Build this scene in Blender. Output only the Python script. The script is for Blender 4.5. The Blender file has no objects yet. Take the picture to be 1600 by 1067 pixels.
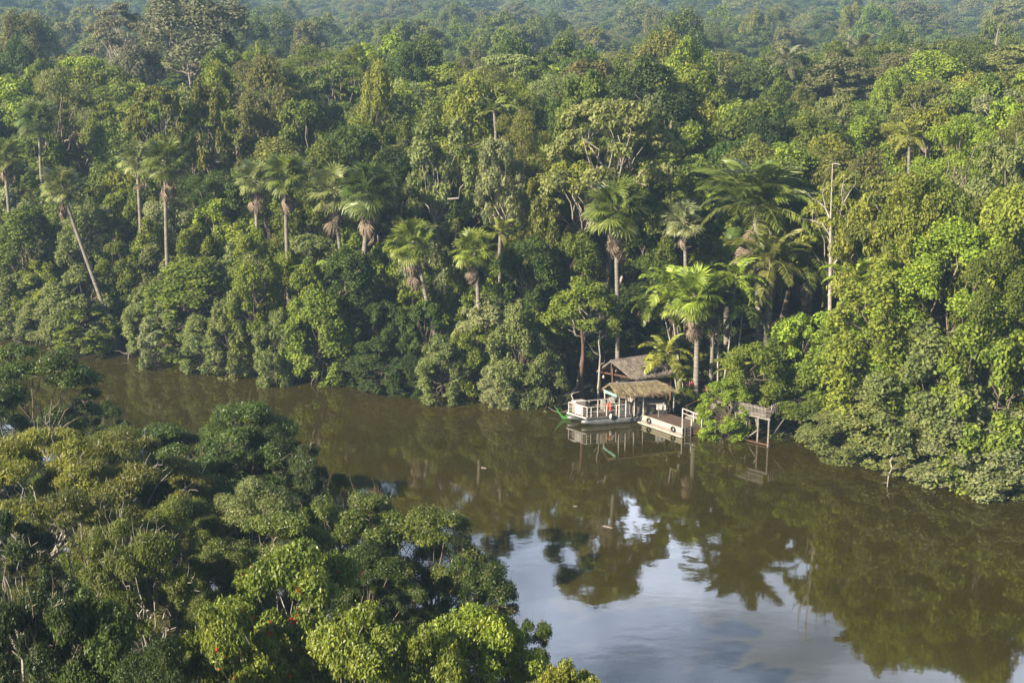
import bpy, math, random
import numpy as np
from mathutils import Vector, Matrix

scene = bpy.context.scene
col = scene.collection
F = 2222.0
CAM_H = 33.0
PITCH = math.atan(593.5 / F)
CP, SP = math.cos(PITCH), math.sin(PITCH)
R = math.radians

def _dir(px, py):
    dx = (px - 800) / F; dy = (533.5 - py) / F
    return dx, CP + dy * SP, -SP + dy * CP
def G(px, py, z=0.0):
    d = _dir(px, py); t = (z - CAM_H) / d[2]
    return Vector((d[0] * t, d[1] * t, z))
def ZP(px, py, Y):
    d = _dir(px, py); t = Y / d[1]
    return Vector((d[0] * t, Y, CAM_H + d[2] * t))
def proj(x, y, z):
    zz = z - CAM_H
    fw = y * CP - zz * SP
    up = y * SP + zz * CP
    return 800 + F * x / fw, 533.5 - F * up / fw, fw

# ------------------------------------------------------------------ materials
MATS = {}
def new_mat(name):
    m = bpy.data.materials.new(name); m.use_nodes = True
    nt = m.node_tree
    for n in list(nt.nodes):
        nt.nodes.remove(n)
    out = nt.nodes.new('ShaderNodeOutputMaterial')
    return m, nt, out
def L(nt, a, b): nt.links.new(a, b)
def math_node(nt, op, a=None, b=None):
    n = nt.nodes.new('ShaderNodeMath'); n.operation = op
    for i, v in enumerate((a, b)):
        if v is None: continue
        if isinstance(v, (int, float)): n.inputs[i].default_value = v
        else: L(nt, v, n.inputs[i])
    return n.outputs[0]

def leaf_material(name, rough=0.5, trans=0.3, spec=0.35, use_random=False, satvar=1.0):
    m, nt, out = new_mat(name)
    at = nt.nodes.new('ShaderNodeAttribute'); at.attribute_name = 'v'
    oi = nt.nodes.new('ShaderNodeObjectInfo')
    if use_random:
        rp = nt.nodes.new('ShaderNodeValToRGB'); cr = rp.color_ramp
        cols = [(0, (.045, .07, .015)), (.2, (.09, .115, .02)), (.4, (.06, .09, .02)), (.55, (.13, .135, .028)),
                (.7, (.085, .135, .024)), (.85, (.10, .10, .04)), (1, (.14, .16, .04))]
        cr.elements[0].position = 0; cr.elements[0].color = (*cols[0][1], 1)
        cr.elements[1].position = 1; cr.elements[1].color = (*cols[-1][1], 1)
        for p_, c_ in cols[1:-1]:
            e = cr.elements.new(p_); e.color = (*c_, 1)
        L(nt, oi.outputs['Random'], rp.inputs['Fac']); base = rp.outputs['Color']
    else:
        base = oi.outputs['Color']
    # per leaf variation of tone and hue
    hv = nt.nodes.new('ShaderNodeHueSaturation')
    L(nt, base, hv.inputs['Color'])
    hue = math_node(nt, 'MULTIPLY_ADD', at.outputs['Fac'], -0.035); hue.node.inputs[2].default_value = 0.515
    L(nt, hue, hv.inputs['Hue'])
    val = math_node(nt, 'MULTIPLY_ADD', at.outputs['Fac'], 0.95); val.node.inputs[2].default_value = 0.6
    L(nt, val, hv.inputs['Value'])
    b = nt.nodes.new('ShaderNodeBsdfPrincipled')
    L(nt, hv.outputs['Color'], b.inputs['Base Color'])
    b.inputs['Roughness'].default_value = rough
    b.inputs['Specular IOR Level'].default_value = spec
    t = nt.nodes.new('ShaderNodeBsdfTranslucent')
    hv2 = nt.nodes.new('ShaderNodeHueSaturation'); hv2.inputs['Hue'].default_value = 0.485
    hv2.inputs['Value'].default_value = 1.35
    L(nt, hv.outputs['Color'], hv2.inputs['Color']); L(nt, hv2.outputs['Color'], t.inputs['Color'])
    mx = nt.nodes.new('ShaderNodeMixShader'); mx.inputs[0].default_value = trans
    L(nt, b.outputs[0], mx.inputs[1]); L(nt, t.outputs[0], mx.inputs[2]); L(nt, mx.outputs[0], out.inputs['Surface'])
    MATS[name] = m
    return m

def rough_material(name, c1, c2, scale=6.0, stretch=(1, 1, 1), rough=0.8, bump=0.3, spec=0.3, detail=6, metallic=0.0, c3=None):
    m, nt, out = new_mat(name)
    tc = nt.nodes.new('ShaderNodeTexCoord')
    mp = nt.nodes.new('ShaderNodeMapping'); mp.inputs['Scale'].default_value = stretch
    L(nt, tc.outputs['Object'], mp.inputs[0])
    nz = nt.nodes.new('ShaderNodeTexNoise'); nz.inputs['Scale'].default_value = scale; nz.inputs['Detail'].default_value = detail
    nz.inputs['Roughness'].default_value = 0.65
    L(nt, mp.outputs[0], nz.inputs['Vector'])
    rp = nt.nodes.new('ShaderNodeValToRGB'); cr = rp.color_ramp
    cr.elements[0].position = .34; cr.elements[0].color = (*c1, 1)
    cr.elements[1].position = .66; cr.elements[1].color = (*c2, 1)
    if c3:
        e = cr.elements.new(.8); e.color = (*c3, 1)
    L(nt, nz.outputs['Fac'], rp.inputs[0])
    b = nt.nodes.new('ShaderNodeBsdfPrincipled'); b.inputs['Roughness'].default_value = rough
    b.inputs['Specular IOR Level'].default_value = spec; b.inputs['Metallic'].default_value = metallic
    L(nt, rp.outputs[0], b.inputs['Base Color'])
    if bump:
        bp = nt.nodes.new('ShaderNodeBump'); bp.inputs['Strength'].default_value = bump; bp.inputs['Distance'].default_value = .05
        L(nt, nz.outputs['Fac'], bp.inputs['Height']); L(nt, bp.outputs[0], b.inputs['Normal'])
    L(nt, b.outputs[0], out.inputs['Surface'])
    MATS[name] = m
    return m

LEAF = leaf_material('leaf_matte', .6, .32, .14)
LEAFG = leaf_material('leaf_glossy', .42, .34, .28)
LEAFR = leaf_material('leaf_distant', .65, .28, .12, use_random=True)
PALM = leaf_material('palm_leaf', .42, .25, .35)
DEAD = rough_material('dead_frond', (.08, .06, .042), (.22, .17, .12), 8, (1, 1, .3), .9, .3)
BARK = rough_material('bark', (.06, .045, .035), (.20, .16, .12), 5, (1, 1, .4), .9, .5)
BRANCH = rough_material('grey_branch', (.12, .10, .08), (.26, .23, .19), 5, (1, 1, .4), .9, .4)
PALE = rough_material('pale_bark', (.13, .115, .10), (.34, .31, .27), 4, (1, 1, .6), .85, .4)
TRUNKP = rough_material('palm_trunk', (.075, .065, .055), (.22, .195, .165), 2.5, (.4, .4, 5), .85, .5)
THATCH = rough_material('thatch_grey', (.07, .06, .05), (.20, .17, .135), 2.6, (1, 1, 1), .95, .8)
THATCHY = rough_material('thatch_straw', (.08, .065, .04), (.23, .185, .10), 3.2, (1, 1, 1), .95, .8, detail=10, c3=(.36, .28, .11))
WHITE = rough_material('worn_white_paint', (.20, .185, .165), (.46, .44, .42), 5, (1, 1, 1), .6, .15)
PLANK = rough_material('dark_plank', (.05, .035, .028), (.12, .085, .065), 6, (1, 6, 1), .6, .4)
PALEWOOD = rough_material('pale_wood', (.22, .20, .15), (.46, .42, .33), 4, (2, 2, 6), .75, .3)
GREYWOOD = rough_material('grey_wood', (.10, .085, .075), (.24, .21, .19), 6, (2, 2, 1), .85, .4)
METAL = rough_material('dull_aluminium', (.07, .075, .075), (.16, .165, .165), 3, (1, 1, 3), .45, .1, metallic=.35)
MINT = rough_material('mint_paint', (.12, .26, .21), (.2, .38, .31), 4, (1, 1, 1), .6, .1)
RED = rough_material('orange_red_cloth', (.38, .05, .02), (.5, .09, .03), 5, (1, 1, 1), .7, .1)
GREENP = rough_material('green_paint', (.02, .09, .015), (.045, .18, .03), 4, (1, 1, 1), .5, .1)
BLACK = rough_material('black_rubber', (.012, .012, .012), (.03, .03, .03), 5, (1, 1, 1), .7, .1)
BROWNW = rough_material('brown_timber', (.05, .026, .018), (.12, .06, .038), 5, (1, 1, 1), .7, .3)
YELLOW = rough_material('yellow_cloth', (.55, .48, .05), (.75, .65, .1), 5, (1, 1, 1), .8, .1)
MAGENTA = rough_material('magenta_bract', (.28, .02, .07), (.4, .06, .13), 5, (1, 1, 1), .6, .1)
FLOWER = rough_material('scarlet_petal', (.55, .02, .015), (.75, .06, .03), 5, (1, 1, 1), .6, .1)
SOIL = rough_material('leaf_litter', (.012, .014, .006), (.035, .03, .015), .6, (1, 1, 1), .95, .5)

# ------------------------------------------------------------------ mesh helpers
def quad_mesh(name, V, Fq, mat, v=None, smooth=False):
    """V (n,3) float array, Fq (m,k) int array of k-gons"""
    me = bpy.data.meshes.new(name)
    V = np.asarray(V, np.float32); Fq = np.asarray(Fq, np.int32)
    k = Fq.shape[1]; m = len(Fq)
    me.vertices.add(len(V)); me.vertices.foreach_set('co', V.ravel())
    me.loops.add(m * k); me.loops.foreach_set('vertex_index', Fq.ravel())
    me.polygons.add(m)
    me.polygons.foreach_set('loop_start', np.arange(0, m * k, k, dtype=np.int32))
    me.polygons.foreach_set('loop_total', np.full(m, k, dtype=np.int32))
    if smooth: me.polygons.foreach_set('use_smooth', np.ones(m, dtype=bool))
    me.update(calc_edges=True)
    if v is not None:
        a = me.attributes.new('v', 'FLOAT', 'FACE'); a.data.foreach_set('value', np.asarray(v, np.float32))
    me.materials.append(mat)
    return me
def norm(a):
    return a / np.maximum(np.linalg.norm(a, axis=-1, keepdims=True), 1e-9)
def leaves_arr(rng, P, N, Ls, aspect=.5, hexa=False, down=0.0, fold=.12):
    n = len(P)
    t = rng.normal(size=(n, 3)); t[:, 2] -= down * 2.0
    t = t - (t * N).sum(1, keepdims=True) * N * (1 - min(down, .8)); t = norm(t)
    s = norm(np.cross(N, t)); nn = norm(np.cross(t, s))
    Ls = (np.ones(n) * Ls)[:, None]; W = Ls * aspect
    if hexa:
        pts = [P - t * Ls * .5, P - t * Ls * .2 + s * W * .42 + nn * Ls * fold, P + t * Ls * .18 + s * W * .38 + nn * Ls * fold * .8,
               P + t * Ls * .5 - nn * Ls * .08, P + t * Ls * .18 - s * W * .38 + nn * Ls * fold * .8, P - t * Ls * .2 - s * W * .42 + nn * Ls * fold]
        k = 6
    else:
        pts = [P - t * Ls * .5, P + s * W * .5 + nn * Ls * fold, P + t * Ls * .5, P - s * W * .5 + nn * Ls * fold]
        k = 4
    V = np.stack(pts, 1).reshape(-1, 3)
    return V, np.arange(n * k).reshape(n, k)

def tubes(paths, nseg=6):
    """paths: list of (pts (k,3), radii (k,)) -> V, quads"""
    Vs, Fs, off = [], [], 0
    ang = np.linspace(0, 2 * math.pi, nseg, endpoint=False)
    for pts, rad in paths:
        pts = np.asarray(pts, float); k = len(pts)
        tan = norm(np.gradient(pts, axis=0))
        ref = np.array([0.31, .95, .05]); 
        a = norm(np.cross(tan, ref)); b = np.cross(tan, a)
        rad = np.asarray(rad)
        ring = pts[:, None, :] + rad[:, None, None] * (np.cos(ang)[None, :, None] * a[:, None, :] + np.sin(ang)[None, :, None] * b[:, None, :])
        Vs.append(ring.reshape(-1, 3))
        i = np.arange(k - 1)[:, None] * nseg; j = np.arange(nseg)[None, :]; j2 = (j + 1) % nseg
        f = np.stack([i + j, i + j2, i + nseg + j2, i + nseg + j], -1).reshape(-1, 4) + off
        Fs.append(f); off += k * nseg
    return np.concatenate(Vs), np.concatenate(Fs)
def bent(rng, p0, p1, k=6, sag=0.0, wob=.06):
    p0 = np.asarray(p0, float); p1 = np.asarray(p1, float)
    t = np.linspace(0, 1, k)[:, None]
    Ld = np.linalg.norm(p1 - p0)
    off = rng.normal(size=(k, 3)) * wob * Ld; off[0] = 0; off[-1] = 0
    m = p0 + (p1 - p0) * t + off
    m[:, 2] += sag * Ld * (np.sin(t[:, 0] * math.pi))
    return m

def ellip_dirs(rng, n, zmin=-.2, zmax=1.0):
    i = np.arange(n) + .5
    z = zmin + (zmax - zmin) * (i / n) ** .85 + rng.normal(size=n) * .07
    z = np.clip(z, -1, 1); th = i * 2.39996 + rng.uniform(0, 6.28) + rng.normal(size=n) * .35
    r = np.sqrt(1 - z * z)
    return np.stack([r * np.cos(th), r * np.sin(th), z], 1)

def crown_arrays(rng, c, rad, nl=12, lobe=(.30, .48), nc=10, clump=(.3, .5), nleaf=12000, L_=.28, aspect=.55, zmin=-.15,
                 hexa=False, down=0., flat=1.0, shell=.5, upw=.5, skip=0.0):
    c = np.asarray(c, float); rad = np.asarray(rad, float)
    ld = ellip_dirs(rng, nl, zmin)
    lr = rng.uniform(*lobe, size=nl)
    lc = c + ld * rad * (1 - lr[:, None] * .85) * rng.uniform(.85, 1.08, size=(nl, 1))
    Rm = rad.mean()
    CC, CR = [], []
    for i in range(nl):
        d = ellip_dirs(rng, nc, -.35)
        out = ld[i] * .8
        d = norm(d + out)
        r_ = lr[i] * rad * np.array([1, 1, flat])
        cc = lc[i] + d * r_ * rng.uniform(.65, 1.0, size=(nc, 1))
        keep = rng.random(nc) >= skip
        CC.append(cc[keep]); CR.append((lr[i] * Rm * rng.uniform(*clump, size=nc))[keep])
    CC = np.concatenate(CC); CR = np.concatenate(CR)
    w = CR ** 2; w /= w.sum()
    idx = rng.choice(len(CC), size=nleaf, p=w)
    d = norm(rng.normal(size=(nleaf, 3)) + np.array([0, 0, .35]))
    rr = shell + (1 - shell) * rng.random((nleaf, 1)) + rng.normal(size=(nleaf, 1)) * .12
    rr = rr * np.where(rng.random((nleaf, 1)) < .1, rng.uniform(1.0, 1.45, (nleaf, 1)), 1.0)
    P = CC[idx] + d * rr * CR[idx][:, None] * np.array([1, 1, .8 * flat])
    N = norm(d * .6 + np.array([0, 0, upw]) + rng.normal(size=(nleaf, 3)) * .45)
    cv = rng.random(len(CC)) * .5
    v = np.clip(cv[idx] + rng.random(nleaf) * .6, 0, 1)
    Ls = L_ * rng.uniform(.7, 1.25, size=nleaf)
    V, Fq = leaves_arr(rng, P, N, Ls, aspect, hexa, down)
    return V, Fq, v, lc, CC

def trunk_arrays(rng, lc, CC, htop, r0=.22, fork=.45, twigs=12, base=(0, 0, 0)):
    base = np.asarray(base, float)
    lean = rng.normal(size=2) * .04 * htop
    f = np.array([lean[0], lean[1], htop * fork]) + base
    paths = [(np.vstack([bent(rng, base + np.array([0, 0, -.6]), f, 6, 0, .015)]), np.linspace(r0 * 1.25, r0 * .8, 6))]
    order = rng.permutation(len(lc))
    for i in order:
        p = bent(rng, f, lc[i], 6, .03, .05)
        paths.append((p, np.linspace(r0 * .5, r0 * .14, 6)))
    if len(CC):
        for j in rng.choice(len(CC), size=min(twigs, len(CC)), replace=False):
            k = np.argmin(((lc - CC[j]) ** 2).sum(1))
            paths.append((bent(rng, lc[k], CC[j], 4, 0, .08), np.linspace(r0 * .14, r0 * .05, 4)))
    return tubes(paths, 6)

# ------------------------------------------------------------------ objects
def link(o): col.objects.link(o); return o
def empty(name, loc, label=None, cat=None, group=None, kind=None):
    o = bpy.data.objects.new(name, None); o.location = loc; o.empty_display_size = .5
    if label: o['label'] = label
    if cat: o['category'] = cat
    if group: o['group'] = group
    if kind: o['kind'] = kind
    return link(o)
def part(name, me, parent, loc=(0, 0, 0), rot=(0, 0, 0), scale=(1, 1, 1), color=None):
    o = bpy.data.objects.new(name, me); o.parent = parent; o.location = loc; o.rotation_euler = rot; o.scale = scale
    if color: o.color = (*color, 1)
    return link(o)

class MB:
    """collect boxes / beams / tubes into one mesh"""
    def __init__(s): s.v = []; s.f = []
    def poly(s, pts, faces):
        o = len(s.v); s.v += [tuple(p) for p in pts]; s.f += [tuple(i + o for i in f) for f in faces]
    def hexa(s, p):  # 8 points: bottom 4 ccw, top 4
        s.poly(p, [(3, 2, 1, 0), (4, 5, 6, 7), (0, 1, 5, 4), (1, 2, 6, 5), (2, 3, 7, 6), (3, 0, 4, 7)])
    def beam(s, a, b, w=.05, h=None):
        a = Vector(a); b = Vector(b); h = h or w
        t = (b - a).normalized(); up = Vector((0, 0, 1))
        if abs(t.dot(up)) > .95: up = Vector((.35, .93, 0))
        x = t.cross(up).normalized(); y = x.cross(t)
        x *= w / 2; y *= h / 2
        s.hexa([a - x - y, a + x - y, a + x + y, a - x + y, b - x - y, b + x - y, b + x + y, b - x + y])
    def tube(s, pts, rad, n=8):
        V, Fq = tubes([(pts, rad)], n)
        s.poly(V.tolist(), Fq.tolist())
        k = len(pts)
        o = len(s.v)
        s.f.append(tuple(range(o - n, o))); s.f.append(tuple(reversed(range(o - n * k, o - n * (k - 1)))))
    def build(s, name, mat, parent=None, bevel=0, smooth=False):
        me = bpy.data.meshes.new(name); me.from_pydata(s.v, [], s.f); me.materials.append(mat)
        if smooth:
            for p_ in me.polygons: p_.use_smooth = True
        me.update()
        o = bpy.data.objects.new(name, me); link(o)
        if parent:
            o.parent = parent
            o.matrix_parent_inverse = Matrix.Translation(-parent.location)
        if bevel:
            b = o.modifiers.new('bevel', 'BEVEL'); b.width = bevel; b.segments = 1
        return o
def tag(o, label, cat, group=None, kind=None):
    o['label'] = label; o['category'] = cat
    if group: o['group'] = group
    if kind: o['kind'] = kind
    return o

# ------------------------------------------------------------------ terrain and water
far_px = [(0, 512), (60, 528), (130, 541), (200, 548), (250, 556), (330, 574), (400, 588), (470, 597), (560, 592), (640, 606), (690, 615),
          (760, 620), (860, 628), (930, 628), (1010, 628), (1100, 640), (1210, 672), (1330, 716), (1450, 738), (1600, 758)]
far_bank = [(-260, 250), (-120, 172), (-75, 145)] + [(G(*q).x, G(*q).y) for q in far_px] + [(45, 84), (80, 78), (160, 60), (400, 20)]
near_bank = [(-300, 150), (-120, 112), (-60, 96), (-40, 86), (-25, 76), (-14, 66), (-5, 58), (2, 51), (7, 43), (11, 34), (18, 20), (30, 0), (60, -40)]
FBX = np.array([p[0] for p in far_bank]); FBY = np.array([p[1] for p in far_bank])
NBX = np.array([p[0] for p in near_bank]); NBY = np.array([p[1] for p in near_bank])
def fy(x): return np.interp(x, FBX, FBY)
def ny(x): return np.interp(x, NBX, NBY)
def hnoise(x, y):
    return (np.sin(x * .021 + 1.3) * np.cos(y * .017 + .4) + .6 * np.sin(x * .047 + y * .031 + 2.) + .4 * np.cos(x * .013 - y * .041))
def terrain(x, y):
    x = np.asarray(x, float); y = np.asarray(y, float)
    d = (y - fy(x)) * .85
    far = np.clip(d * .45, -2.5, .9) + np.clip(d - 4, 0, 60) * .035
    far = far + np.clip((d - 30) / 50, 0, 1) * (1 + hnoise(x, y)) * 1.4
    # slow rise of the distant country, a hill on the right and a farther range
    far = far - np.clip((y - 245) / 90, 0, 1) ** .8 * (7 + far) + np.clip((y - 480) / 620, 0, 1) ** 1.1 * (24 + 5 * hnoise(x * .6, y * .4))
    far = far + 5.5 * np.exp(-((x - 62) / 34) ** 2 - ((y - 205) / 45) ** 2)
    dn = (ny(x) - y) * .75
    near = np.clip(dn * .4, -2.5, .8) + np.clip(dn - 3, 0, 80) * .10
    return np.maximum(far, near)

def make_ground():
    xs = np.concatenate([np.linspace(-1250, -200, 24), np.linspace(-190, 190, 191), np.linspace(200, 1250, 24)])
    ys = np.concatenate([np.linspace(-300, -10, 12), np.linspace(0, 300, 201), np.linspace(310, 1400, 50)])
    X, Y = np.meshgrid(xs, ys)
    Zg = terrain(X, Y)
    V = np.stack([X, Y, Zg], -1).reshape(-1, 3)
    nx, nyy = len(xs), len(ys)
    i = np.arange(nyy - 1)[:, None] * nx; j = np.arange(nx - 1)[None, :]
    Fq = np.stack([i + j, i + j + 1, i + nx + j + 1, i + nx + j], -1).reshape(-1, 4)
    me = quad_mesh('ground', V, Fq, SOIL, smooth=True)
    o = link(bpy.data.objects.new('ground', me)); o['kind'] = 'structure'
make_ground()

def water_material():
    m, nt, out = new_mat('murky_water')
    tc = nt.nodes.new('ShaderNodeTexCoord')
    def noise(scale, stretch, detail=2):
        mp = nt.nodes.new('ShaderNodeMapping'); mp.inputs['Scale'].default_value = stretch
        L(nt, tc.outputs['Object'], mp.inputs[0])
        n = nt.nodes.new('ShaderNodeTexNoise'); n.inputs['Scale'].default_value = scale; n.inputs['Detail'].default_value = detail
        L(nt, mp.outputs[0], n.inputs['Vector']); return n.outputs['Fac']
    n1 = noise(1.6, (1, 1.0, 1), 3); n2 = noise(.35, (1, 1.6, 1), 2); patch = noise(.05, (1, 2, 1), 3)
    rp = nt.nodes.new('ShaderNodeMapRange'); rp.inputs[1].default_value = .42; rp.inputs[2].default_value = .66
    rp.inputs[3].default_value = .25; rp.inputs[4].default_value = 1.0
    L(nt, patch, rp.inputs[0])
    h = math_node(nt, 'ADD', math_node(nt, 'MULTIPLY', n1, .35), math_node(nt, 'MULTIPLY', n2, 1.0))
    h = math_node(nt, 'MULTIPLY', h, rp.outputs[0])
    bp = nt.nodes.new('ShaderNodeBump'); bp.inputs['Strength'].default_value = 1.0; bp.inputs['Distance'].default_value = WAVE
    L(nt, h, bp.inputs['Height'])
    b = nt.nodes.new('ShaderNodeBsdfPrincipled')
    cm = nt.nodes.new('ShaderNodeValToRGB'); cm.color_ramp.elements[0].position = .35; cm.color_ramp.elements[1].position = .65
    cm.color_ramp.elements[0].color = (*WCOL[0], 1); cm.color_ramp.elements[1].color = (*WCOL[1], 1)
    L(nt, noise(.03, (1, 1.5, 1), 4), cm.inputs[0])
    L(nt, cm.outputs[0], b.inputs['Base Color'])
    b.inputs['Roughness'].default_value = .035; b.inputs['IOR'].default_value = WIOR
    L(nt, bp.outputs[0], b.inputs['Normal'])
    L(nt, b.outputs[0], out.inputs['Surface'])
    return m
WAVE = .008; WIOR = 1.95; WCOL = ((.020, .0165, .0025), (.031, .025, .004))
def make_water():
    V = [(-420, -60, 0), (420, -60, 0), (420, 252, 0), (-420, 252, 0)]
    me = quad_mesh('river_water', V, [(0, 1, 2, 3)], water_material())
    o = link(bpy.data.objects.new('river_water', me)); o['kind'] = 'structure'
make_water()

# ------------------------------------------------------------------ broadleaf prototypes (unit: total height 1 -> scaled), kept as mesh pairs
PROTO = {}
def proto_tree(key, seed, H, Rr, **kw):
    """H total height, Rr crown radius; crown occupies top part"""
    rng = np.random.default_rng(seed)
    depth = kw.pop('depth', .45); r0 = kw.pop('r0', .22); fork = kw.pop('fork', .5); mat = kw.pop('mat', LEAF)
    bark = kw.pop('bark', BARK); twigs = kw.pop('twigs', 14); wide = kw.pop('wide', 1.0); base_c = kw.pop('base_c', None)
    rz = H * depth * .55
    c = (0, 0, H - rz) if base_c is None else (0, 0, base_c)
    if base_c is not None: rz = H - base_c
    V, Fq, v, lc, CC = crown_arrays(rng, c, (Rr, Rr * wide, rz), **kw)
    k = (H / V[:, 2].max())
    cm = quad_mesh('crown_' + key, V, Fq, mat, v)
    TV, TF = trunk_arrays(rng, lc, CC, H, r0, fork, twigs)
    tm = quad_mesh('trunk_' + key, TV, TF, bark, smooth=True)
    PROTO[key] = dict(crown=cm, trunk=tm, H=float(V[:, 2].max()), R=float(np.percentile(np.hypot(V[:, 0], V[:, 1]), 97)))
# families: dome, dense, layered, open, feathery, mound
for i in range(3):
    proto_tree(f'dome{i}', 10 + i, 16, 4.6, nl=15, nc=12, nleaf=17000, L_=.34, depth=.8, zmin=-.35, lobe=(.28, .45))
for i in range(3):
    proto_tree(f'dense{i}', 20 + i, 16, 4.2, nl=17, nc=14, nleaf=17000, L_=.30, depth=.75, lobe=(.26, .40), zmin=-.5)
for i in range(2):
    proto_tree(f'layered{i}', 30 + i, 16, 5.4, nl=18, nc=10, nleaf=13500, L_=.33, depth=.6, flat=.42, lobe=(.25, .38), bark=BRANCH, twigs=16, skip=.1, zmin=-.2)
for i in range(3):
    proto_tree(f'open{i}', 40 + i, 16, 4.4, nl=16, nc=10, nleaf=12000, L_=.36, depth=.75, flat=.75, lobe=(.24, .38), bark=BRANCH, twigs=10, skip=.12, clump=(.3, .55))
for i in range(2):
    proto_tree(f'feathery{i}', 50 + i, 16, 4.8, nl=18, nc=14, nleaf=24000, L_=.24, aspect=.34, depth=.78, zmin=-.35, flat=.6, lobe=(.24, .4))
for i in range(4):
    proto_tree(f'mound{i}', 60 + i, 9, 3.7, nl=38, nc=12, nleaf=24000, L_=.26, aspect=.6, base_c=2.6, zmin=-.8, lobe=(.13, .33), fork=.25, r0=.14, wide=.9)
for i in range(2):
    proto_tree(f'drape{i}', 70 + i, 13, 3.0, nl=40, nc=12, nleaf=25000, L_=.25, aspect=.6, base_c=5.0, zmin=-.95, lobe=(.13, .34), fork=.3, r0=.15, wide=.9)

proto_tree('drape2', 75, 16, 5.6, nl=40, nc=16, nleaf=75000, L_=.23, aspect=.55, base_c=7.0, zmin=-.95, lobe=(.16, .30), fork=.3, r0=.2, wide=.9)
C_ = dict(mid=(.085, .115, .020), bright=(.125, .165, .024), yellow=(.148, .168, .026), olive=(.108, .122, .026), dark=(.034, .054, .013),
          deep=(.052, .084, .016), grey=(.10, .105, .052), pale=(.130, .155, .048), lime=(.145, .205, .024), brown=(.100, .102, .030), silver=(.15, .175, .072))
CNAME = dict(mid='mid green', bright='bright green', yellow='yellowish green', olive='olive green', dark='very dark green', deep='deep green',
             grey='greyish green', pale='pale green', lime='lime green', brown='brownish olive', silver='silvery pale')
FAM = dict(dome=('dome_tree', 'rounded'), dense=('dense_tree', 'dense'), layered=('layered_tree', 'flat-layered'), open=('open_tree', 'loose open-branched'),
           feathery=('feathery_tree', 'fine-leaved'), mound=('riverside_shrub', 'mounded'), drape=('vine_draped_tree', 'vine-draped'))
rnd = random.Random(7)
TREES = []
def add_tree(key, x, y, ztop, Rw, colr, label=None, z0=None, auto=False, tint=None, **extra):
    p = PROTO[key]; fam = key.rstrip('0123456789')
    z0 = float(terrain(x, y)) if z0 is None else z0
    z0 = max(z0, -.15)
    hz = max(2.0, ztop - z0)
    sz = hz / p['H']; sx = Rw / p['R']
    name = FAM[fam][0]
    cat = 'shrub' if fam == 'mound' else 'tree'
    o = empty(name, (x, y, z0), None, cat, None)
    o.rotation_euler = (rnd.uniform(-.07, .07), rnd.uniform(-.07, .07), rnd.uniform(0, 6.28))
    u_ = rnd.uniform(.85, 1.18); o.scale = (sx * u_, sx / u_, sz)
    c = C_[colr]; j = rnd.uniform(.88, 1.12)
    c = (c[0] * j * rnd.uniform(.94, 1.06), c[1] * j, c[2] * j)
    part('crown', p['crown'], o, color=c); part('trunk', p['trunk'], o)
    TREES.append(dict(o=o, x=x, y=y, z=ztop, R=Rw, fam=fam, col=colr, label=label, auto=auto, h=hz))
    return o
def pt(key, px, pytop, Y, wpx, colr, label):
    """place a tree by the picture position of its top, its depth and its width in photo pixels"""
    q = ZP(px, pytop, Y)
    fw = Y * CP - (q.z - 6 - CAM_H) * SP
    return add_tree(key, q.x, Y, q.z, wpx / 2 * fw / F, colr, label)

# ------------------------------------------------------------------ palms
def fan_frond(seed, pet=1.2, rad=1.12, nseg=44, spread=155, droop=.35):
    rng = np.random.default_rng(seed)
    V = []; Fq = []; v = []
    hub = np.array([pet, 0, 0.])
    for i in range(nseg):
        a = R(-spread + 2 * spread * (i + .5) / nseg) + rng.normal() * .02
        ln = rad * (1 - .32 * (abs(a) / R(spread)) ** 2) * rng.uniform(.9, 1.06)
        d = np.array([math.cos(a), math.sin(a), 0]); s = np.array([-d[1], d[0], 0])
        lift = .10 * math.cos(a * 1.0)
        w = [.012, .045, .038, .005]; ss = [0, .45, .75, 1.0]
        dr = droop * rng.uniform(.5, 1.5)
        o = len(V)
        for k in range(4):
            p = hub + d * ln * ss[k] + np.array([0, 0, lift * ss[k] - dr * ss[k] ** 2.6 * ln])
            V += [p - s * w[k] * ln * .8 + np.array([0, 0, .03 * (1 if i % 2 else 0)]), p + s * w[k] * ln * .8]
        for k in range(3):
            Fq.append((o + 2 * k, o + 2 * k + 2, o + 2 * k + 3, o + 2 * k + 1)); v.append(rng.random())
    o = len(V)
    PV, PF = tubes([(np.array([[0, 0, 0], [pet * .5, 0, .05], [pet * 1.1, 0, 0]]), [.05, .035, .02])], 4)
    V = np.vstack([np.array(V), PV]); Fq = np.vstack([np.array(Fq), PF + o]); v = v + [.9] * len(PF)
    return V, Fq, v
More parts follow.
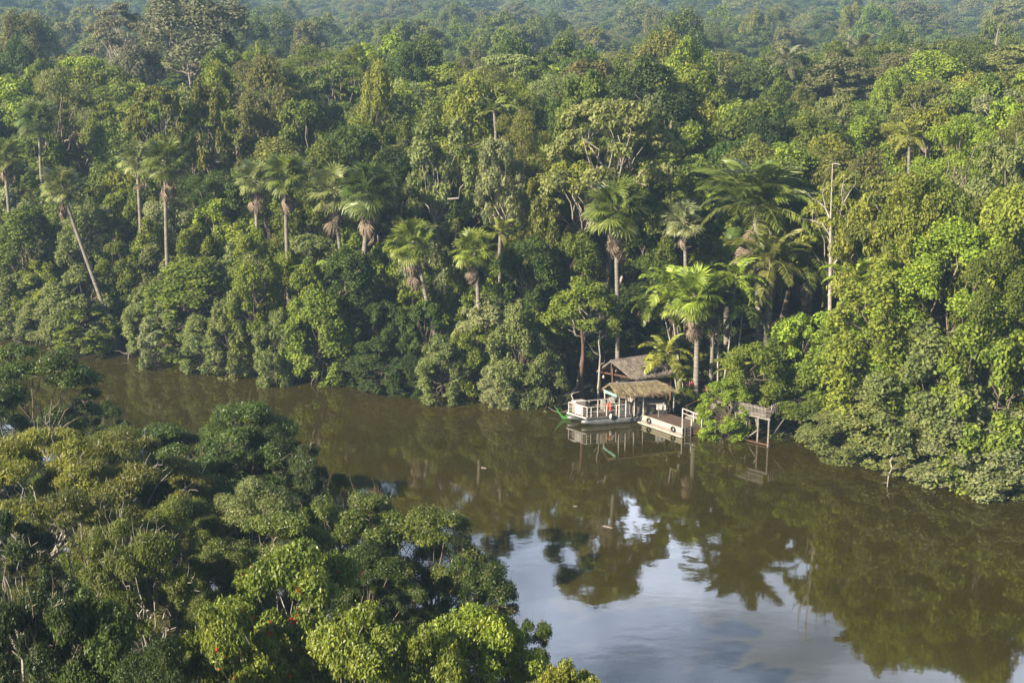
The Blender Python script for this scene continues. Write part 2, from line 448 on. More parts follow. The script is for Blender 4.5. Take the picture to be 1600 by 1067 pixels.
def feather_frond(seed, ln=5.0, nl=46, leaf=.85, curve=1.35, width=.055, hang=.55):
    rng = np.random.default_rng(seed)
    k = 16; s = np.linspace(0, 1, k)
    ang = -curve * s ** 1.5
    pts = np.zeros((k, 3))
    for i in range(1, k):
        pts[i] = pts[i - 1] + np.array([math.cos(ang[i]), 0, math.sin(ang[i])]) * ln / (k - 1)
    V, Fq, v = [], [], []
    for side in (-1, 1):
        for i in range(nl):
            t = .14 + .86 * (i + .5) / nl
            p = np.array([np.interp(t, s, pts[:, c]) for c in range(3)])
            a_ = np.interp(t, s, ang)
            fwd = np.array([math.cos(a_), 0, math.sin(a_)])
            d = norm(fwd * (.35 + .9 * t ** 3) + np.array([0, side, 0]) * 1.0 + np.array([0, 0, rng.normal() * .16 + .12]))
            l_ = leaf * math.sin(math.pi * min(.97, (.18 + .8 * t))) ** .6 * rng.uniform(.85, 1.1)
            w = norm(np.cross(d, np.array([0, 0, 1.]) + rng.normal(size=3) * .25)) * width
            h = np.array([0, 0, -1.]) * l_ * hang
            o = len(V)
            V += [p - w * .5, p + w * .5, p + d * l_ * .5 + w - h * -.2, p + d * l_ * .5 - w - h * -.2]
            V += [p + d * l_ * .95 + h * .8 + w * .15, p + d * l_ * .95 + h * .8 - w * .15]
            Fq += [(o, o + 1, o + 2, o + 3), (o + 3, o + 2, o + 4, o + 5)]; q = rng.random(); v += [q, q]
    o = len(V)
    PV, PF = tubes([(pts, np.linspace(.06, .012, k) * (ln / 5) ** .5)], 4)
    V = np.vstack([np.array(V), PV]); Fq = np.vstack([np.array(Fq), PF + o]); v = v + [.9] * len(PF)
    return V, Fq, v
def fm(name, arr, mat): return quad_mesh(name, arr[0], arr[1], mat, arr[2])
FAN = [fm('fan_frond', fan_frond(i), PALM) for i in range(3)]
FANDEAD = [fm('dead_fan_frond', fan_frond(5 + i, .9, 1.05, 26, 60, .55), DEAD) for i in range(2)]
FEA = [fm('feather_frond', feather_frond(i, 5.0, 60, 1.0, 1.35, .06), PALM) for i in range(3)]
FEAS = [fm('small_feather_frond', feather_frond(20 + i, 2.6, 34, .62, 1.5, .06, .35), PALM) for i in range(2)]
FEADEAD = [fm('dead_feather_frond', feather_frond(30 + i, 4.2, 34, .7, .8, .04, .8), DEAD) for i in range(1)]

def palm(kind, px, pyc, Y, pxb, pyb, label, colr, size=1.0, nf=20, dead=6, z0=None, tr=.17, group=None, lowest=-40, sparse=0, seed=0):
    """crown hub at picture (px,pyc) at depth Y; the trunk is seen to come from picture (pxb,pyb) at the same depth"""
    rg = random.Random(int(px * 7 + pyc) + seed)
    top = ZP(px, pyc, Y); low = ZP(pxb, pyb, Y)
    d = low - top
    zb = max(float(terrain(low.x, Y)), 0.0) - .2 if z0 is None else z0
    t = (zb - top.z) / d.z if abs(d.z) > .1 else 1
    xb = top.x + d.x * min(t, 2.2) if kind else top.x
    base = Vector((xb, Y, zb))
    o = empty('fan_palm' if kind == 'fan' else 'feather_palm' if kind != 'acai' else 'slender_palm', base, label, 'palm tree', group)
    ht = top - base
    n = 9; pts = []
    for i in range(n):
        s = i / (n - 1)
        pts.append((ht.x * s + .12 * math.sin(s * 3 + px), ht.y * s, ht.z * s))
    pts[-1] = tuple(ht)
    V, Fq = tubes([(pts, np.linspace(tr * 1.25, tr * .8, n))], 10)
    part('trunk', quad_mesh('palm_trunk', V, Fq, TRUNKP if kind != 'acai' else PALE, smooth=True), o)
    c = C_[colr]
    meshes = FAN if kind == 'fan' else FEA if kind == 'feather' else FEAS
    if kind == 'fan': nf = int(nf * 1.35); dead = int(dead * 1.15); size *= .9
    for i in range(nf):
        s = (i + .5) / nf
        yaw = i * 2.39996 + rg.uniform(-.25, .25)
        pitch = R(82 - (82 - lowest) * s ** .85 + rg.uniform(-8, 8))
        if kind == 'feather': pitch = R(84 - (84 - lowest) * s ** 1.1 + rg.uniform(-6, 6))
        sc = size * (rg.uniform(.85, 1.1) if i > 1 else .75)
        j = rg.uniform(.8, 1.2); age = max(0, s - .65) * .10
        cc = (c[0] * j + age, c[1] * j + age * .8, c[2] * j + age * .35)
        part('frond', meshes[i % len(meshes)], o, ht - Vector((0, 0, .35 * size * s)), (rg.uniform(-.4, .4), -pitch, yaw), (sc,) * 3, cc)
    for i in range(dead):
        yaw = i * 2.39996 + rg.uniform(0, 1)
        me = FANDEAD[i % 2] if kind == 'fan' else FEADEAD[0]
        part('dead_frond', me, o, ht - Vector((0, 0, size * (.45 + 1.5 * rg.random()))), (rg.uniform(-.5, .5), R(rg.uniform(52, 84)), yaw), (size * rg.uniform(.75, 1.1),) * 3)
    pt_ = proj(top.x, Y, top.z)
    KEEP.append((px - 52 * size, px + 52 * size, pyc - 48 * size, pyc + 75 * size, Y))
    if pyb > pyc + 60: KEEP.append((min(px, pxb) - 7, max(px, pxb) + 7, pyc, pyb, Y))
    return o
KEEP = []   # picture windows that auto-placed trees in front must not cover
fg = 'tall fan palms along the far bank'
palm('fan', 96, 288, 121, 150, 447, 'leaning fan palm on the far bank, its thin pale trunk slanting down to the right', 'pale', 1.0, 20, 7)
palm('fan', 214, 246, 128, 216, 330, 'fan palm half hidden behind the left side of a twin taller fan palm', 'pale', .95, 18, 3)
palm('fan', 260, 250, 123, 262, 390, 'full-headed upright fan palm with brown skirt, right one of the left pair', 'mid', 1.15, 24, 9)
palm('fan', 399, 278, 123, 403, 345, 'fan palm with drooping pale fronds just left of a straight-trunked fan palm', 'pale', 1.0, 20, 8)
palm('fan', 448, 270, 119, 450, 450, 'fan palm with long straight trunk rising behind the vine-draped bank tree', 'mid', 1.1, 22, 8)
palm('fan', 523, 292, 119, 533, 395, 'pale fan palm leaning against the darkest big-headed fan palm', 'pale', 1.25, 22, 7)
palm('fan', 576, 292, 117, 568, 395, 'big dark-headed fan palm with a thick maroon-brown hanging skirt', 'deep', 1.35, 28, 12, tr=.22)
palm('fan', 645, 376, 112, 671, 482, 'short leaning fan palm with bright head and purple-brown dead skirt', 'bright', 1.15, 22, 9)
palm('fan', 740, 387, 110, 749, 507, 'thin fan palm with a bright green head and ragged grey skirt', 'bright', .95, 20, 7)
palm('fan', 962, 322, 107, 963, 560, 'tallest straight fan palm, standing right behind the thatched hut', 'mid', 1.3, 26, 10)
palm('fan', 60, 186, 142, 62, 240, 'small round-headed fan palm high in the canopy at far left', 'deep', 1.15, 20, 2)
palm('fan', 8, 238, 132, 12, 300, 'fan palm cut off by the left edge of the view', 'mid', .95, 18, 6)
palm('fan', 1086, 458, 103.5, 1089, 605, 'bright green fan palm with heavy straw-coloured skirt right beside the hut', 'lime', 1.12, 28, 18, z0=.6, tr=.2)
palm('fan', 1056, 470, 105.2, 1058, 600, 'shorter darker fan palm pressed against the left of the straw-skirted one', 'bright', .85, 20, 5, z0=.6, tr=.14)
palm('fan', 1112, 468, 106.2, 1110, 600, 'shorter fan palm pressed against the right of the straw-skirted one', 'mid', .8, 18, 6, z0=.6, tr=.14)
palm('fan', 1068, 342, 116, 1070, 420, 'silvery fan palm in shade right of the tallest fan palm', 'silver', 1.0, 20, 2)
palm('feather', 1182, 320, 110.5, 1186, 520, 'huge feather palm whose arching fronds top the bank right of the hut', 'mid', 1.15, 30, 5, tr=.34, lowest=8)
palm('feather', 1205, 405, 106, 1200, 500, 'feather palm with hanging fronds below and in front of the huge one', 'olive', .8, 18, 4, tr=.25, lowest=-35)
palm('feather', 1262, 400, 108, 1262, 490, 'feather palm close against the bare pale-barked tree', 'mid', .85, 20, 4, tr=.25, lowest=-35)
palm('feather', 1135, 405, 112, 1138, 520, 'shaded feather palm behind the straw-skirted fan palm', 'deep', .75, 16, 2, tr=.25, lowest=-30)
palm('feather', 646, 268, 126, 648, 340, 'dark feather palm in the shaded hollow above the short leaning fan palm', 'deep', .6, 16, 0, lowest=-15)
palm('feather', 782, 362, 114, 784, 430, 'small yellow-green feather palm right above the ragged-skirted fan palm', 'yellow', .42, 12, 1, lowest=-15)
palm('feather', 492, 428, 113.5, 494, 480, 'small feather palm low between the straight trunk and the bank bushes', 'lime', .42, 12, 0, lowest=-15)
palm('feather', 772, 172, 138, 774, 210, 'lone feather palm with few upright fronds deep in the mid canopy', 'mid', .5, 10, 0, lowest=5)
palm('feather', 1340, 435, 101, 1342, 480, 'broad soft feather palm right of the bare pale-barked tree trunk', 'lime', .6, 14, 0, lowest=-20)
palm('feather', 1420, 212, 138, 1422, 250, 'bright coconut-like palm among rounded trees on the right slope', 'yellow', .5, 14, 0, lowest=-20)
palm('feather', 1345, 82, 215, 1346, 110, 'far small feather palm under the right hillside', 'grey', .9, 16, 0, lowest=-15)
palm('feather', 1230, 95, 200, 1230, 110, 'far feather palm left of the right hillside', 'grey', .7, 16, 0, lowest=-15)
palm('feather', 1148, 575, 101.5, 1146, 612, 'young low feather palm with yellowing fronds right of the straw-skirted fan palm', 'yellow', .42, 12, 1, z0=.6, lowest=-10)
palm('feather', 1064, 592, 104.5, 1063, 615, 'small feather palm tucked against the right end of the hut roof', 'lime', .28, 9, 0, z0=.6, lowest=0)
AC = [(1046, 440, 105.0, 1068, 605, 'lime', 'slender palm with thin leaning trunk, tallest at the right end of the hut'),
      (1030, 468, 105.6, 1060, 600, 'mid', 'slender palm leaning left over the hut roof'),
      (1042, 548, 104.8, 1058, 606, 'yellow', 'lowest slender palm, its fronds touching the thatched hut roof'),
      (1150, 432, 104.5, 1134, 560, 'lime', 'slender palm with light drooping head right of the straw-skirted fan palm'),
      (1128, 450, 105.5, 1124, 560, 'mid', 'slender palm in shade close behind the straw-skirted fan palm'),
      (1163, 470, 105.0, 1150, 560, 'deep', 'slender palm farthest right of those beside the hut')]
for a in AC:
    palm('acai', a[0], a[1], a[2], a[3], a[4], a[6], a[5], 1.05, 14, 0, z0=.5, tr=.06, lowest=-20)

# ------------------------------------------------------------------ hand-placed broadleaf trees (picture x, top y, depth, width px, colour)
HP = [
 # far and tall, upper left
 ('dense0', 285, -32, 205, 190, 'grey', 'huge grey-green tree towering over the canopy in the upper left'),
 ('dense1', 352, 40, 200, 70, 'dark', 'dark shoulder tree against the right flank of the huge grey-green tree'),
 ('layered0', 178, 2, 225, 120, 'grey', 'spreading dull tree left of the huge grey-green tree'),
 ('dense2', 32, 12, 222, 105, 'brown', 'dark grey-brown dome tree in the top left corner'),
 ('dome0', 222, 58, 195, 100, 'grey', 'grey-green round tree in front of the huge one'),
 ('dense0', 20, 50, 200, 80, 'deep', 'dark tree under the grey-brown dome tree in the top left corner'),
 ('dense1', 408, 84, 146, 110, 'brown', 'brown-olive dome tree with shaded right side, left of centre'),
 ('dome1', 328, 92, 156, 90, 'bright', 'bright rounded tree just left of the brown-olive dome tree'),
 ('open0', 335, 118, 140, 80, 'olive', 'sparse tree with two pale stems, above the left pair of fan palms'),
 ('dome2', 395, 62, 190, 60, 'bright', 'small bright tree behind the brown-olive dome tree'),
 ('dome0', 18, 118, 165, 130, 'lime', 'lime tree high in the canopy at the left edge'),
 ('feathery0', 100, 100, 152, 120, 'pale', 'pale fine-leaved tree high in the canopy at left'),
 ('layered1', 245, 130, 139, 100, 'olive', 'flat-topped olive tree above the left pair of fan palms'),
 # ridge in the middle
 ('dense2', 668, 54, 185, 115, 'deep', 'deep green tree standing proud of the ridge left of centre'),
 ('dense0', 632, 72, 178, 80, 'deep', 'deep green tree hugging the left side of the proud ridge tree'),
 ('dome1', 586, 88, 150, 75, 'yellow', 'yellowish tree below the proud ridge tree'),
 ('layered0', 868, 58, 190, 120, 'mid', 'spreading flat-topped tree on the ridge above the tallest fan palm'),
 ('open1', 790, 56, 188, 75, 'deep', 'thin-crowned big-leaved tree on the ridge left of the flat-topped one'),
 ('feathery1', 745, 75, 182, 80, 'grey', 'dull fine-leaved tree on the ridge at centre'),
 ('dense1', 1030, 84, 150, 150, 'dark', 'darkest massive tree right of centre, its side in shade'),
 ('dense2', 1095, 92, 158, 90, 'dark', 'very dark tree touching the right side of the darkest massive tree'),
 ('dome2', 975, 90, 162, 80, 'mid', 'rounded tree touching the left side of the darkest massive tree'),
 ('open2', 925, 105, 132, 105, 'mid', 'loose tree with light leaves rising behind the wide-spreading one'),
 ('layered1', 958, 152, 118, 205, 'pale', 'wide-spreading light tree with visible pale boughs above the tallest fan palm'),
 ('layered0', 920, 215, 119, 150, 'yellow', 'yellowish layered tree left of the tallest fan palm'),
 ('open0', 700, 165, 123, 100, 'pale', 'pale tree with visible slanting trunks above the short leaning fan palm'),
 ('feathery0', 795, 168, 126, 95, 'olive', 'fine olive dome tree in the middle of the canopy'),
 ('open1', 792, 212, 119, 90, 'silver', 'silvery-leaved tree with pale forked branches in mid canopy'),
 ('dome1', 860, 150, 145, 80, 'deep', 'deep green round tree right of the fine olive dome tree'),
 ('dome0', 735, 108, 142, 130, 'yellow', 'broad yellow-green tree below the ridge at centre'),
 # right side
 ('dense0', 1145, 78, 205, 85, 'olive', 'olive dome tree on the far ridge right of the very dark tree'),
 ('dense1', 1208, 116, 170, 80, 'mid', 'rugged tree in front of the olive ridge dome tree'),
 ('dome2', 1245, 128, 166, 55, 'olive', 'narrow upright olive tree right of centre'),
 ('dome1', 1455, 78, 188, 130, 'lime', 'big lime dome tree crowning the right hillside'),
 ('dome0', 1392, 104, 178, 75, 'lime', 'lime dome tree left of the hillside crown'),
 ('dome2', 1330, 148, 160, 90, 'mid', 'mid green tree left of the lime hillside trees'),
 ('open2', 1310, 142, 150, 75, 'pale', 'pale thin tree with forked white branches on the right'),
 ('dense2', 1195, 172, 138, 100, 'dark', 'very dark round tree behind the huge feather palm'),
 ('dome0', 1275, 170, 140, 105, 'mid', 'rounded tree above the bare pale-barked tree'),
 ('dense1', 1345, 226, 113, 100, 'brown', 'dark brownish tree right behind the bare pale-barked tree'),
 ('layered1', 1400, 190, 145, 90, 'yellow', 'yellowish flat tree in the middle of the right slope'),
 ('feathery1', 1515, 178, 120, 135, 'lime', 'soft fine-leaved lime tree at right'),
 ('open0', 1550, 138, 150, 120, 'silver', 'silvery tree on the right slope'),
 ('feathery0', 1590, 170, 126, 120, 'olive', 'fine olive tree at the right edge with bare lower boughs'),
 ('layered0', 1312, 266, 105, 130, 'yellow', 'light layered tree round the top of the bare pale-barked tree'),
 ('layered1', 1420, 270, 100.5, 160, 'olive', 'thin-leaved layered tree above the great vine-covered tree'),
 ('open1', 1365, 296, 101.5, 110, 'yellow', 'thin yellowish tree right of the bare pale-barked tree'),
 ('dome1', 1560, 298, 97.5, 130, 'yellow', 'yellow-green dome tree at the right edge above the vine-covered mass'),
 # right bank mass
 ('dense2', 612, 222, 127, 100, 'dark', 'very dark tree between the big dark-headed and the short leaning fan palm'),
 ('dense0', 548, 190, 134, 110, 'deep', 'deep green tree above the big dark-headed fan palm'),
 ('dome1', 1595, 268, 95.5, 160, 'bright', 'bright dome tree at the right edge over the vine-draped mass'),
 ('dome2', 1500, 258, 98, 150, 'mid', 'mid green dome tree above the crown of the great vine-covered tree'),
 ('dense0', 1420, 262, 98, 120, 'yellow', 'yellowish tree over the left shoulder of the great vine-covered tree'),
 ('dense1', 1018, 262, 120, 115, 'deep', 'deep green tree between the tallest and the silvery fan palm'),
 ('dome0', 1062, 292, 118.5, 90, 'mid', 'mid green tree behind the silvery fan palm'),
 ('dome2', 690, 232, 128, 95, 'deep', 'deep green tree behind the short leaning fan palm'),
 ('dense1', 500, 212, 131, 100, 'mid', 'mid green tree behind the pale leaning fan palm'),
 ('drape2', 1480, 335, 94, 250, 'lime', 'great vine-covered tree hanging like a green curtain at right'),
 ('drape2', 1565, 372, 91, 190, 'mid', 'vine-draped tree at the right edge beside the great one'),
 ('drape0', 1395, 400, 94, 170, 'bright', 'vine-draped tree left of the great vine-covered one'),
 ('mound1', 1450, 500, 90.5, 200, 'pale', 'leafy mound under the great vine-covered tree'),
 ('mound0', 1560, 480, 88.5, 190, 'bright', 'tall leafy mound at the right edge of the bank'),
 ('mound2', 1330, 480, 98.5, 170, 'bright', 'bright leafy mound right of the jetty posts'),
 ('mound3', 1262, 478, 101, 150, 'lime', 'lime bush in front of the bare pale-barked trunk'),
 ('mound1', 1255, 585, 97.4, 130, 'mid', 'bush on the bank just right of the jetty posts'),
 ('mound2', 1380, 590, 92.5, 170, 'pale', 'wide pale bush at the waterline below the great vine-covered tree'),
 ('mound0', 1500, 610, 88.8, 190, 'silver', 'silvery-leaved bush at the waterline at right'),
 ('mound3', 1600, 630, 87.2, 180, 'silver', 'silvery bush at the waterline cut by the right edge'),
 ('mound1', 1312, 640, 93.6, 130, 'pale', 'low pale bush trailing in the water right of the jetty'),
 ('mound0', 1445, 662, 89.3, 130, 'pale', 'low spreading bush at the waterline at right'),
 ('mound2', 1560, 690, 86.3, 130, 'pale', 'lowest trailing bush at the waterline near the right edge'),
 ('dome0', 1180, 535, 97.4, 98, 'bright', 'bright small tree leaning over the floating dock and jetty'),
 ('mound0', 1138, 588, 97.6, 92, 'lime', 'small lime shrub hanging over the right end of the floating dock'),
 ('mound2', 1215, 520, 100.5, 120, 'mid', 'shrub between the jetty and the slender palms'),
 ('mound1', 1075, 610, 103.2, 60, 'mid', 'low leafy shrub at the foot of the straw-skirted fan palm'),
 # left bank columns
 ('mound0', 30, 425, 126, 110, 'pale', 'rounded bank shrub at the far left end'),
 ('mound1', 62, 402, 127, 110, 'bright', 'bright shrub behind the far left bank'),
 ('mound2', 118, 408, 121.5, 125, 'pale', 'pale rounded shrub under the leaning fan palm'),
 ('mound3', 72, 462, 124, 95, 'pale', 'low shrub trailing in the water near the left edge'),
 ('mound0', 130, 475, 120.6, 120, 'bright', 'broad low shrub at the waterline under the leaning fan palm'),
 ('drape1', 295, 402, 118, 140, 'bright', 'green curtain of climbers below the left pair of fan palms'),
 ('mound1', 262, 472, 117, 120, 'silver', 'silvery low shrub below the left pair of fan palms'),
 ('mound2', 225, 440, 120.2, 90, 'pale', 'pale shrub left of the green curtain of climbers'),
 ('mound3', 322, 490, 114.5, 95, 'pale', 'low pale shrub in front of the green curtain of climbers'),
 ('drape1', 28, 318, 129, 110, 'mid', 'vine-draped tree rising behind the shrubs at the far left end'),
 ('dome2', 128, 300, 128, 90, 'pale', 'pale dome tree just right of the leaning fan palm head'),
 ('drape0', 178, 372, 124, 80, 'mid', 'vine-draped tree right of the leaning palm trunk'),
 ('drape0', 398, 352, 113.5, 95, 'bright', 'tall narrow vine-draped tree reaching from the water to the fan palms'),
 ('mound0', 360, 452, 113, 80, 'pale', 'shrub at the left foot of the tall narrow vine-draped tree'),
 ('mound1', 425, 480, 111, 80, 'pale', 'shrub at the right foot of the tall narrow vine-draped tree'),
 ('mound2', 485, 392, 113.2, 100, 'bright', 'bright shrub behind the straight trunk of a fan palm'),
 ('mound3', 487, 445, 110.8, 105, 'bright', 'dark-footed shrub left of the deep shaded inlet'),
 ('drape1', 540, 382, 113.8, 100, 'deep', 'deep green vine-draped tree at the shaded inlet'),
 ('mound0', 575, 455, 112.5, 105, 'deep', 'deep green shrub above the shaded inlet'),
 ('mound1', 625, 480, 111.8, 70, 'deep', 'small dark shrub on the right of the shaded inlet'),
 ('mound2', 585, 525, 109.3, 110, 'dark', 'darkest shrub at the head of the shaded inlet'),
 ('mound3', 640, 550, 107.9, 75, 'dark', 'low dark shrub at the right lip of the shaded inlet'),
 ('mound2', 690, 520, 106.4, 100, 'pale', 'rounded pale shrub at the waterline below the short leaning fan palm'),
 ('mound3', 735, 500, 108, 90, 'bright', 'shrub behind the rounded pale shrub near the thin fan palm foot'),
 ('mound0', 668, 470, 110.5, 80, 'deep', 'shaded shrub at the foot of the short leaning fan palm'),
 ('mound1', 812, 466, 106, 105, 'pale', 'tall pale shrub right of the thin fan palm foot'),
 ('mound2', 850, 520, 104.6, 90, 'pale', 'pale shrub at the waterline left of the boat'),
 ('mound3', 785, 560, 105.2, 75, 'silver', 'low silvery shrub at the waterline left of the boat'),
 ('dense2', 820, 366, 113, 110, 'deep', 'deep green round tree left of the tallest fan palm trunk'),
 ('dome0', 905, 360, 114, 110, 'mid', 'round tree right behind the tallest fan palm trunk'),
 ('open2', 905, 430, 106.5, 110, 'bright', 'small open tree with reddish stem left of the thatched hut'),
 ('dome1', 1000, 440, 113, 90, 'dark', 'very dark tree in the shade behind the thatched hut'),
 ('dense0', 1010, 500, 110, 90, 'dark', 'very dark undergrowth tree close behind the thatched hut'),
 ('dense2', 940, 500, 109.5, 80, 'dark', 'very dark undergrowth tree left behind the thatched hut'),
 ('dome0', 1020, 395, 117, 100, 'deep', 'deep green tree below the silvery fan palm'),
]
for a in HP: pt(*a)

# bare pale tree with a snapped, bent leader
def bare_tree():
    rng = np.random.default_rng(5); Y = 102.5
    def q(px, py): v = ZP(px, py, Y); return np.array([v.x, v.y, v.z])
    base = q(1296, 560)
    o = empty('bare_tree', tuple(base), 'bare pale-barked tree whose thin white top ends in a sharp bend', 'tree')
    paths = []
    main = np.array([q(1296, 560), q(1297, 470), q(1298, 400), q(1298, 345)])
    paths.append((main - base, [.19, .16, .13, .10]))
    paths.append((np.array([q(1298, 345), q(1299, 310), q(1301, 256)]) - base, [.065, .05, .045]))
    paths.append((np.array([q(1300, 257), q(1306, 256), q(1313, 258)]) - base, [.05, .055, .045]))
    for (a, b, c, r) in [((1298, 400), (1313, 360), (1318, 318), .10), ((1318, 318), (1330, 300), (1333, 285), .05), ((1316, 350), (1328, 338), (1340, 330), .06),
                         ((1298, 345), (1290, 325), (1278, 315), .07), ((1290, 325), (1288, 305), (1284, 292), .05), ((1298, 370), (1285, 350), (1268, 345), .06),
                         ((1297, 420), (1311, 395), (1322, 375), .07), ((1322, 375), (1335, 362), (1345, 360), .04), ((1318, 318), (1312, 300), (1316, 285), .04)]:
        pts = np.array([q(*a), q(*b), q(*c)]) - base
        pts[1:, 1] += rng.uniform(-.8, .8, 2)
        paths.append((pts, [r, r * .75, r * .4]))
        for k in range(4):
            s = pts[1] + (pts[2] - pts[1]) * rng.random(); e = s + rng.normal(size=3) * .55 + np.array([0, 0, .4])
            paths.append((np.array([s, (s + e) / 2 + rng.normal(size=3) * .06, e]), [r * .35, r * .2, .01]))
    V, Fq = tubes(paths, 7)
    part('trunk', quad_mesh('bare_trunk', V, Fq, PALE, smooth=True), o)
    KEEP.append((1262, 1345, 250, 480, Y))
bare_tree()
def dead_snag(px, pytop, Y, pxb, pyb, label, r=.16, nb=5, mat=PALE):
    rng = np.random.default_rng(int(px)); a = ZP(px, pytop, Y); b = ZP(pxb, pyb, Y)
    zb = max(float(terrain(b.x, Y)), 0) - .2
    base = np.array([b.x, Y, min(zb, b.z)])
    o = empty('bare_tree', tuple(base), label, 'tree')
    m = bent(rng, base, (a.x, a.y, a.z), 7, 0, .015)
    paths = [(m - base, np.linspace(r * 1.3, r * .5, 7))]
    for k in range(nb):
        s = m[3 + k % 4]; e = s + rng.normal(size=3) * np.array([1.1, 1.1, .5]) + np.array([0, 0, 1.2])
        paths.append((bent(rng, s, e, 4, 0, .08) - base, np.linspace(r * .4, r * .1, 4)))
    V, Fq = tubes(paths, 6)
    part('trunk', quad_mesh('snag_trunk', V, Fq, mat, smooth=True), o)
    KEEP.append((px - 8, px + 8, pytop, pytop + 60, Y))
dead_snag(909, 485, 105.4, 911, 600, 'thick reddish-brown trunk standing left of the thatched hut', .17, 0, BROWNW)
dead_snag(938, 515, 105.6, 936, 600, 'thin pale trunk between the reddish trunk and the thatched hut', .09, 3)
dead_snag(290, 62, 204, 296, 130, 'grey forked bough trunk showing inside the huge grey-green tree', .22, 5, BRANCH)
dead_snag(1326, 60, 225, 1326, 90, 'grey dead tree far off below the right hillside', .14, 10, BRANCH)
dead_snag(1560, 45, 230, 1560, 90, 'leafless grey tree far off at upper right', .15, 12, BRANCH)

# ------------------------------------------------------------------ automatic canopy infill
def canopy_z(px, x, y):
    d = (y - float(fy(x))) * .85
    tab = [(0, 3.6), (3, 6.8), (7, 10.3), (14, 13.4), (32, 17.2), (65, 18.6), (110, 18.8), (400, 19)]
    return float(np.interp(d, [t[0] for t in tab], [t[1] for t in tab])) + float(terrain(x, y)) * .9
fam_far = ['dome0', 'dome1', 'dome2', 'dense0', 'dense1', 'dense2', 'layered0', 'layered1', 'open0', 'open1', 'open2', 'feathery0', 'feathery1']
COLW = ['mid'] * 6 + ['bright'] * 5 + ['yellow'] * 3 + ['olive'] * 4 + ['deep'] * 4 + ['dark'] * 1 + ['pale'] * 3 + ['lime'] * 3 + ['brown'] * 1 + ['grey']
placed = [(t['x'], t['y'], t['R']) for t in TREES]
def try_auto(x, y, sp):
    for (a, b, r) in placed:
        if (a - x) ** 2 + (b - y) ** 2 < (sp * .40 + r * .52) ** 2: return False
    return True
HUT_Z = (905, 1215, 540, 700, 107.5)
KEEP.append(HUT_Z)
def auto(x, y):
    d = (y - float(fy(x))) * .85
    sp = 4.6 if d < 12 else 6.0 if y < 170 else 7.2
    if not try_auto(x, y, sp): return
    zt = canopy_z(0, x, y) * rnd.uniform(.84, 1.14) + rnd.uniform(-1, 1)
    Rw = rnd.uniform(.44, .66) * sp
    if d < 7: key = rnd.choice(['mound0', 'mound1', 'mound2', 'mound3']); Rw = rnd.uniform(2.2, 3.2)
    elif d < 14: key = rnd.choice(['mound0', 'mound2', 'drape0', 'drape1', 'dome0', 'open1'])
    else: key = rnd.choice(fam_far); Rw *= 1.15
    px, pyt, fw = proj(x, y, zt); wp = Rw * F / fw
    if px < -80 or px > 1680: return
    for (x0, x1, y0, y1, Yk) in KEEP:
        if y < Yk - .3 and px + wp > x0 and px - wp < x1 and pyt < y1:
            # lower it below the window it would cover
            zn = ZP(px, y1 + 6, y).z
            if zn - float(terrain(x, y)) < 2.4: return
            zt = min(zt, zn)
            if d >= 7: key = rnd.choice(['mound0', 'mound1', 'mound2', 'mound3', 'dome1'])
    for t in TREES:
        if not t['auto'] and y < t['y'] - 1:
            pxx, py2, f2 = proj(t['x'], t['y'], t['z']); w2 = t['R'] * F / f2
            if abs(px - pxx) < w2 * .8 and pyt < py2 + w2 * .5:
                zn = ZP(px, py2 + w2 * .7, y).z; zt = min(zt, max(zn, float(terrain(x, y)) + 3))
    c = rnd.choice(COLW)
    if d < 10: c = rnd.choice(['pale', 'mid', 'bright', 'pale', 'bright', 'silver', 'bright'])
    pxx = px / 1600
    if pxx > .82 and d > 25: c = rnd.choice(['lime', 'bright', 'yellow', 'mid', 'olive', 'pale', 'bright'])
    add_tree(key, x, y, zt, Rw, c, None, auto=True)
    placed.append((x, y, Rw))
NT = 420; YE = 190.0
rows = []
for k in range(22000):
    if len(TREES) >= NT: break
    y = rnd.uniform(84, YE)
    x = rnd.uniform(-1, 1) * (.40 * y)
    if (y - float(fy(x))) < 1.5: continue
    # keep the hut, dock and clearing free
    if 2.5 < x < 17.5 and y < 108: continue
    auto(x, y)

print("TREES", len(TREES), "shrubs", sum(t["fam"]=="mound" for t in TREES))
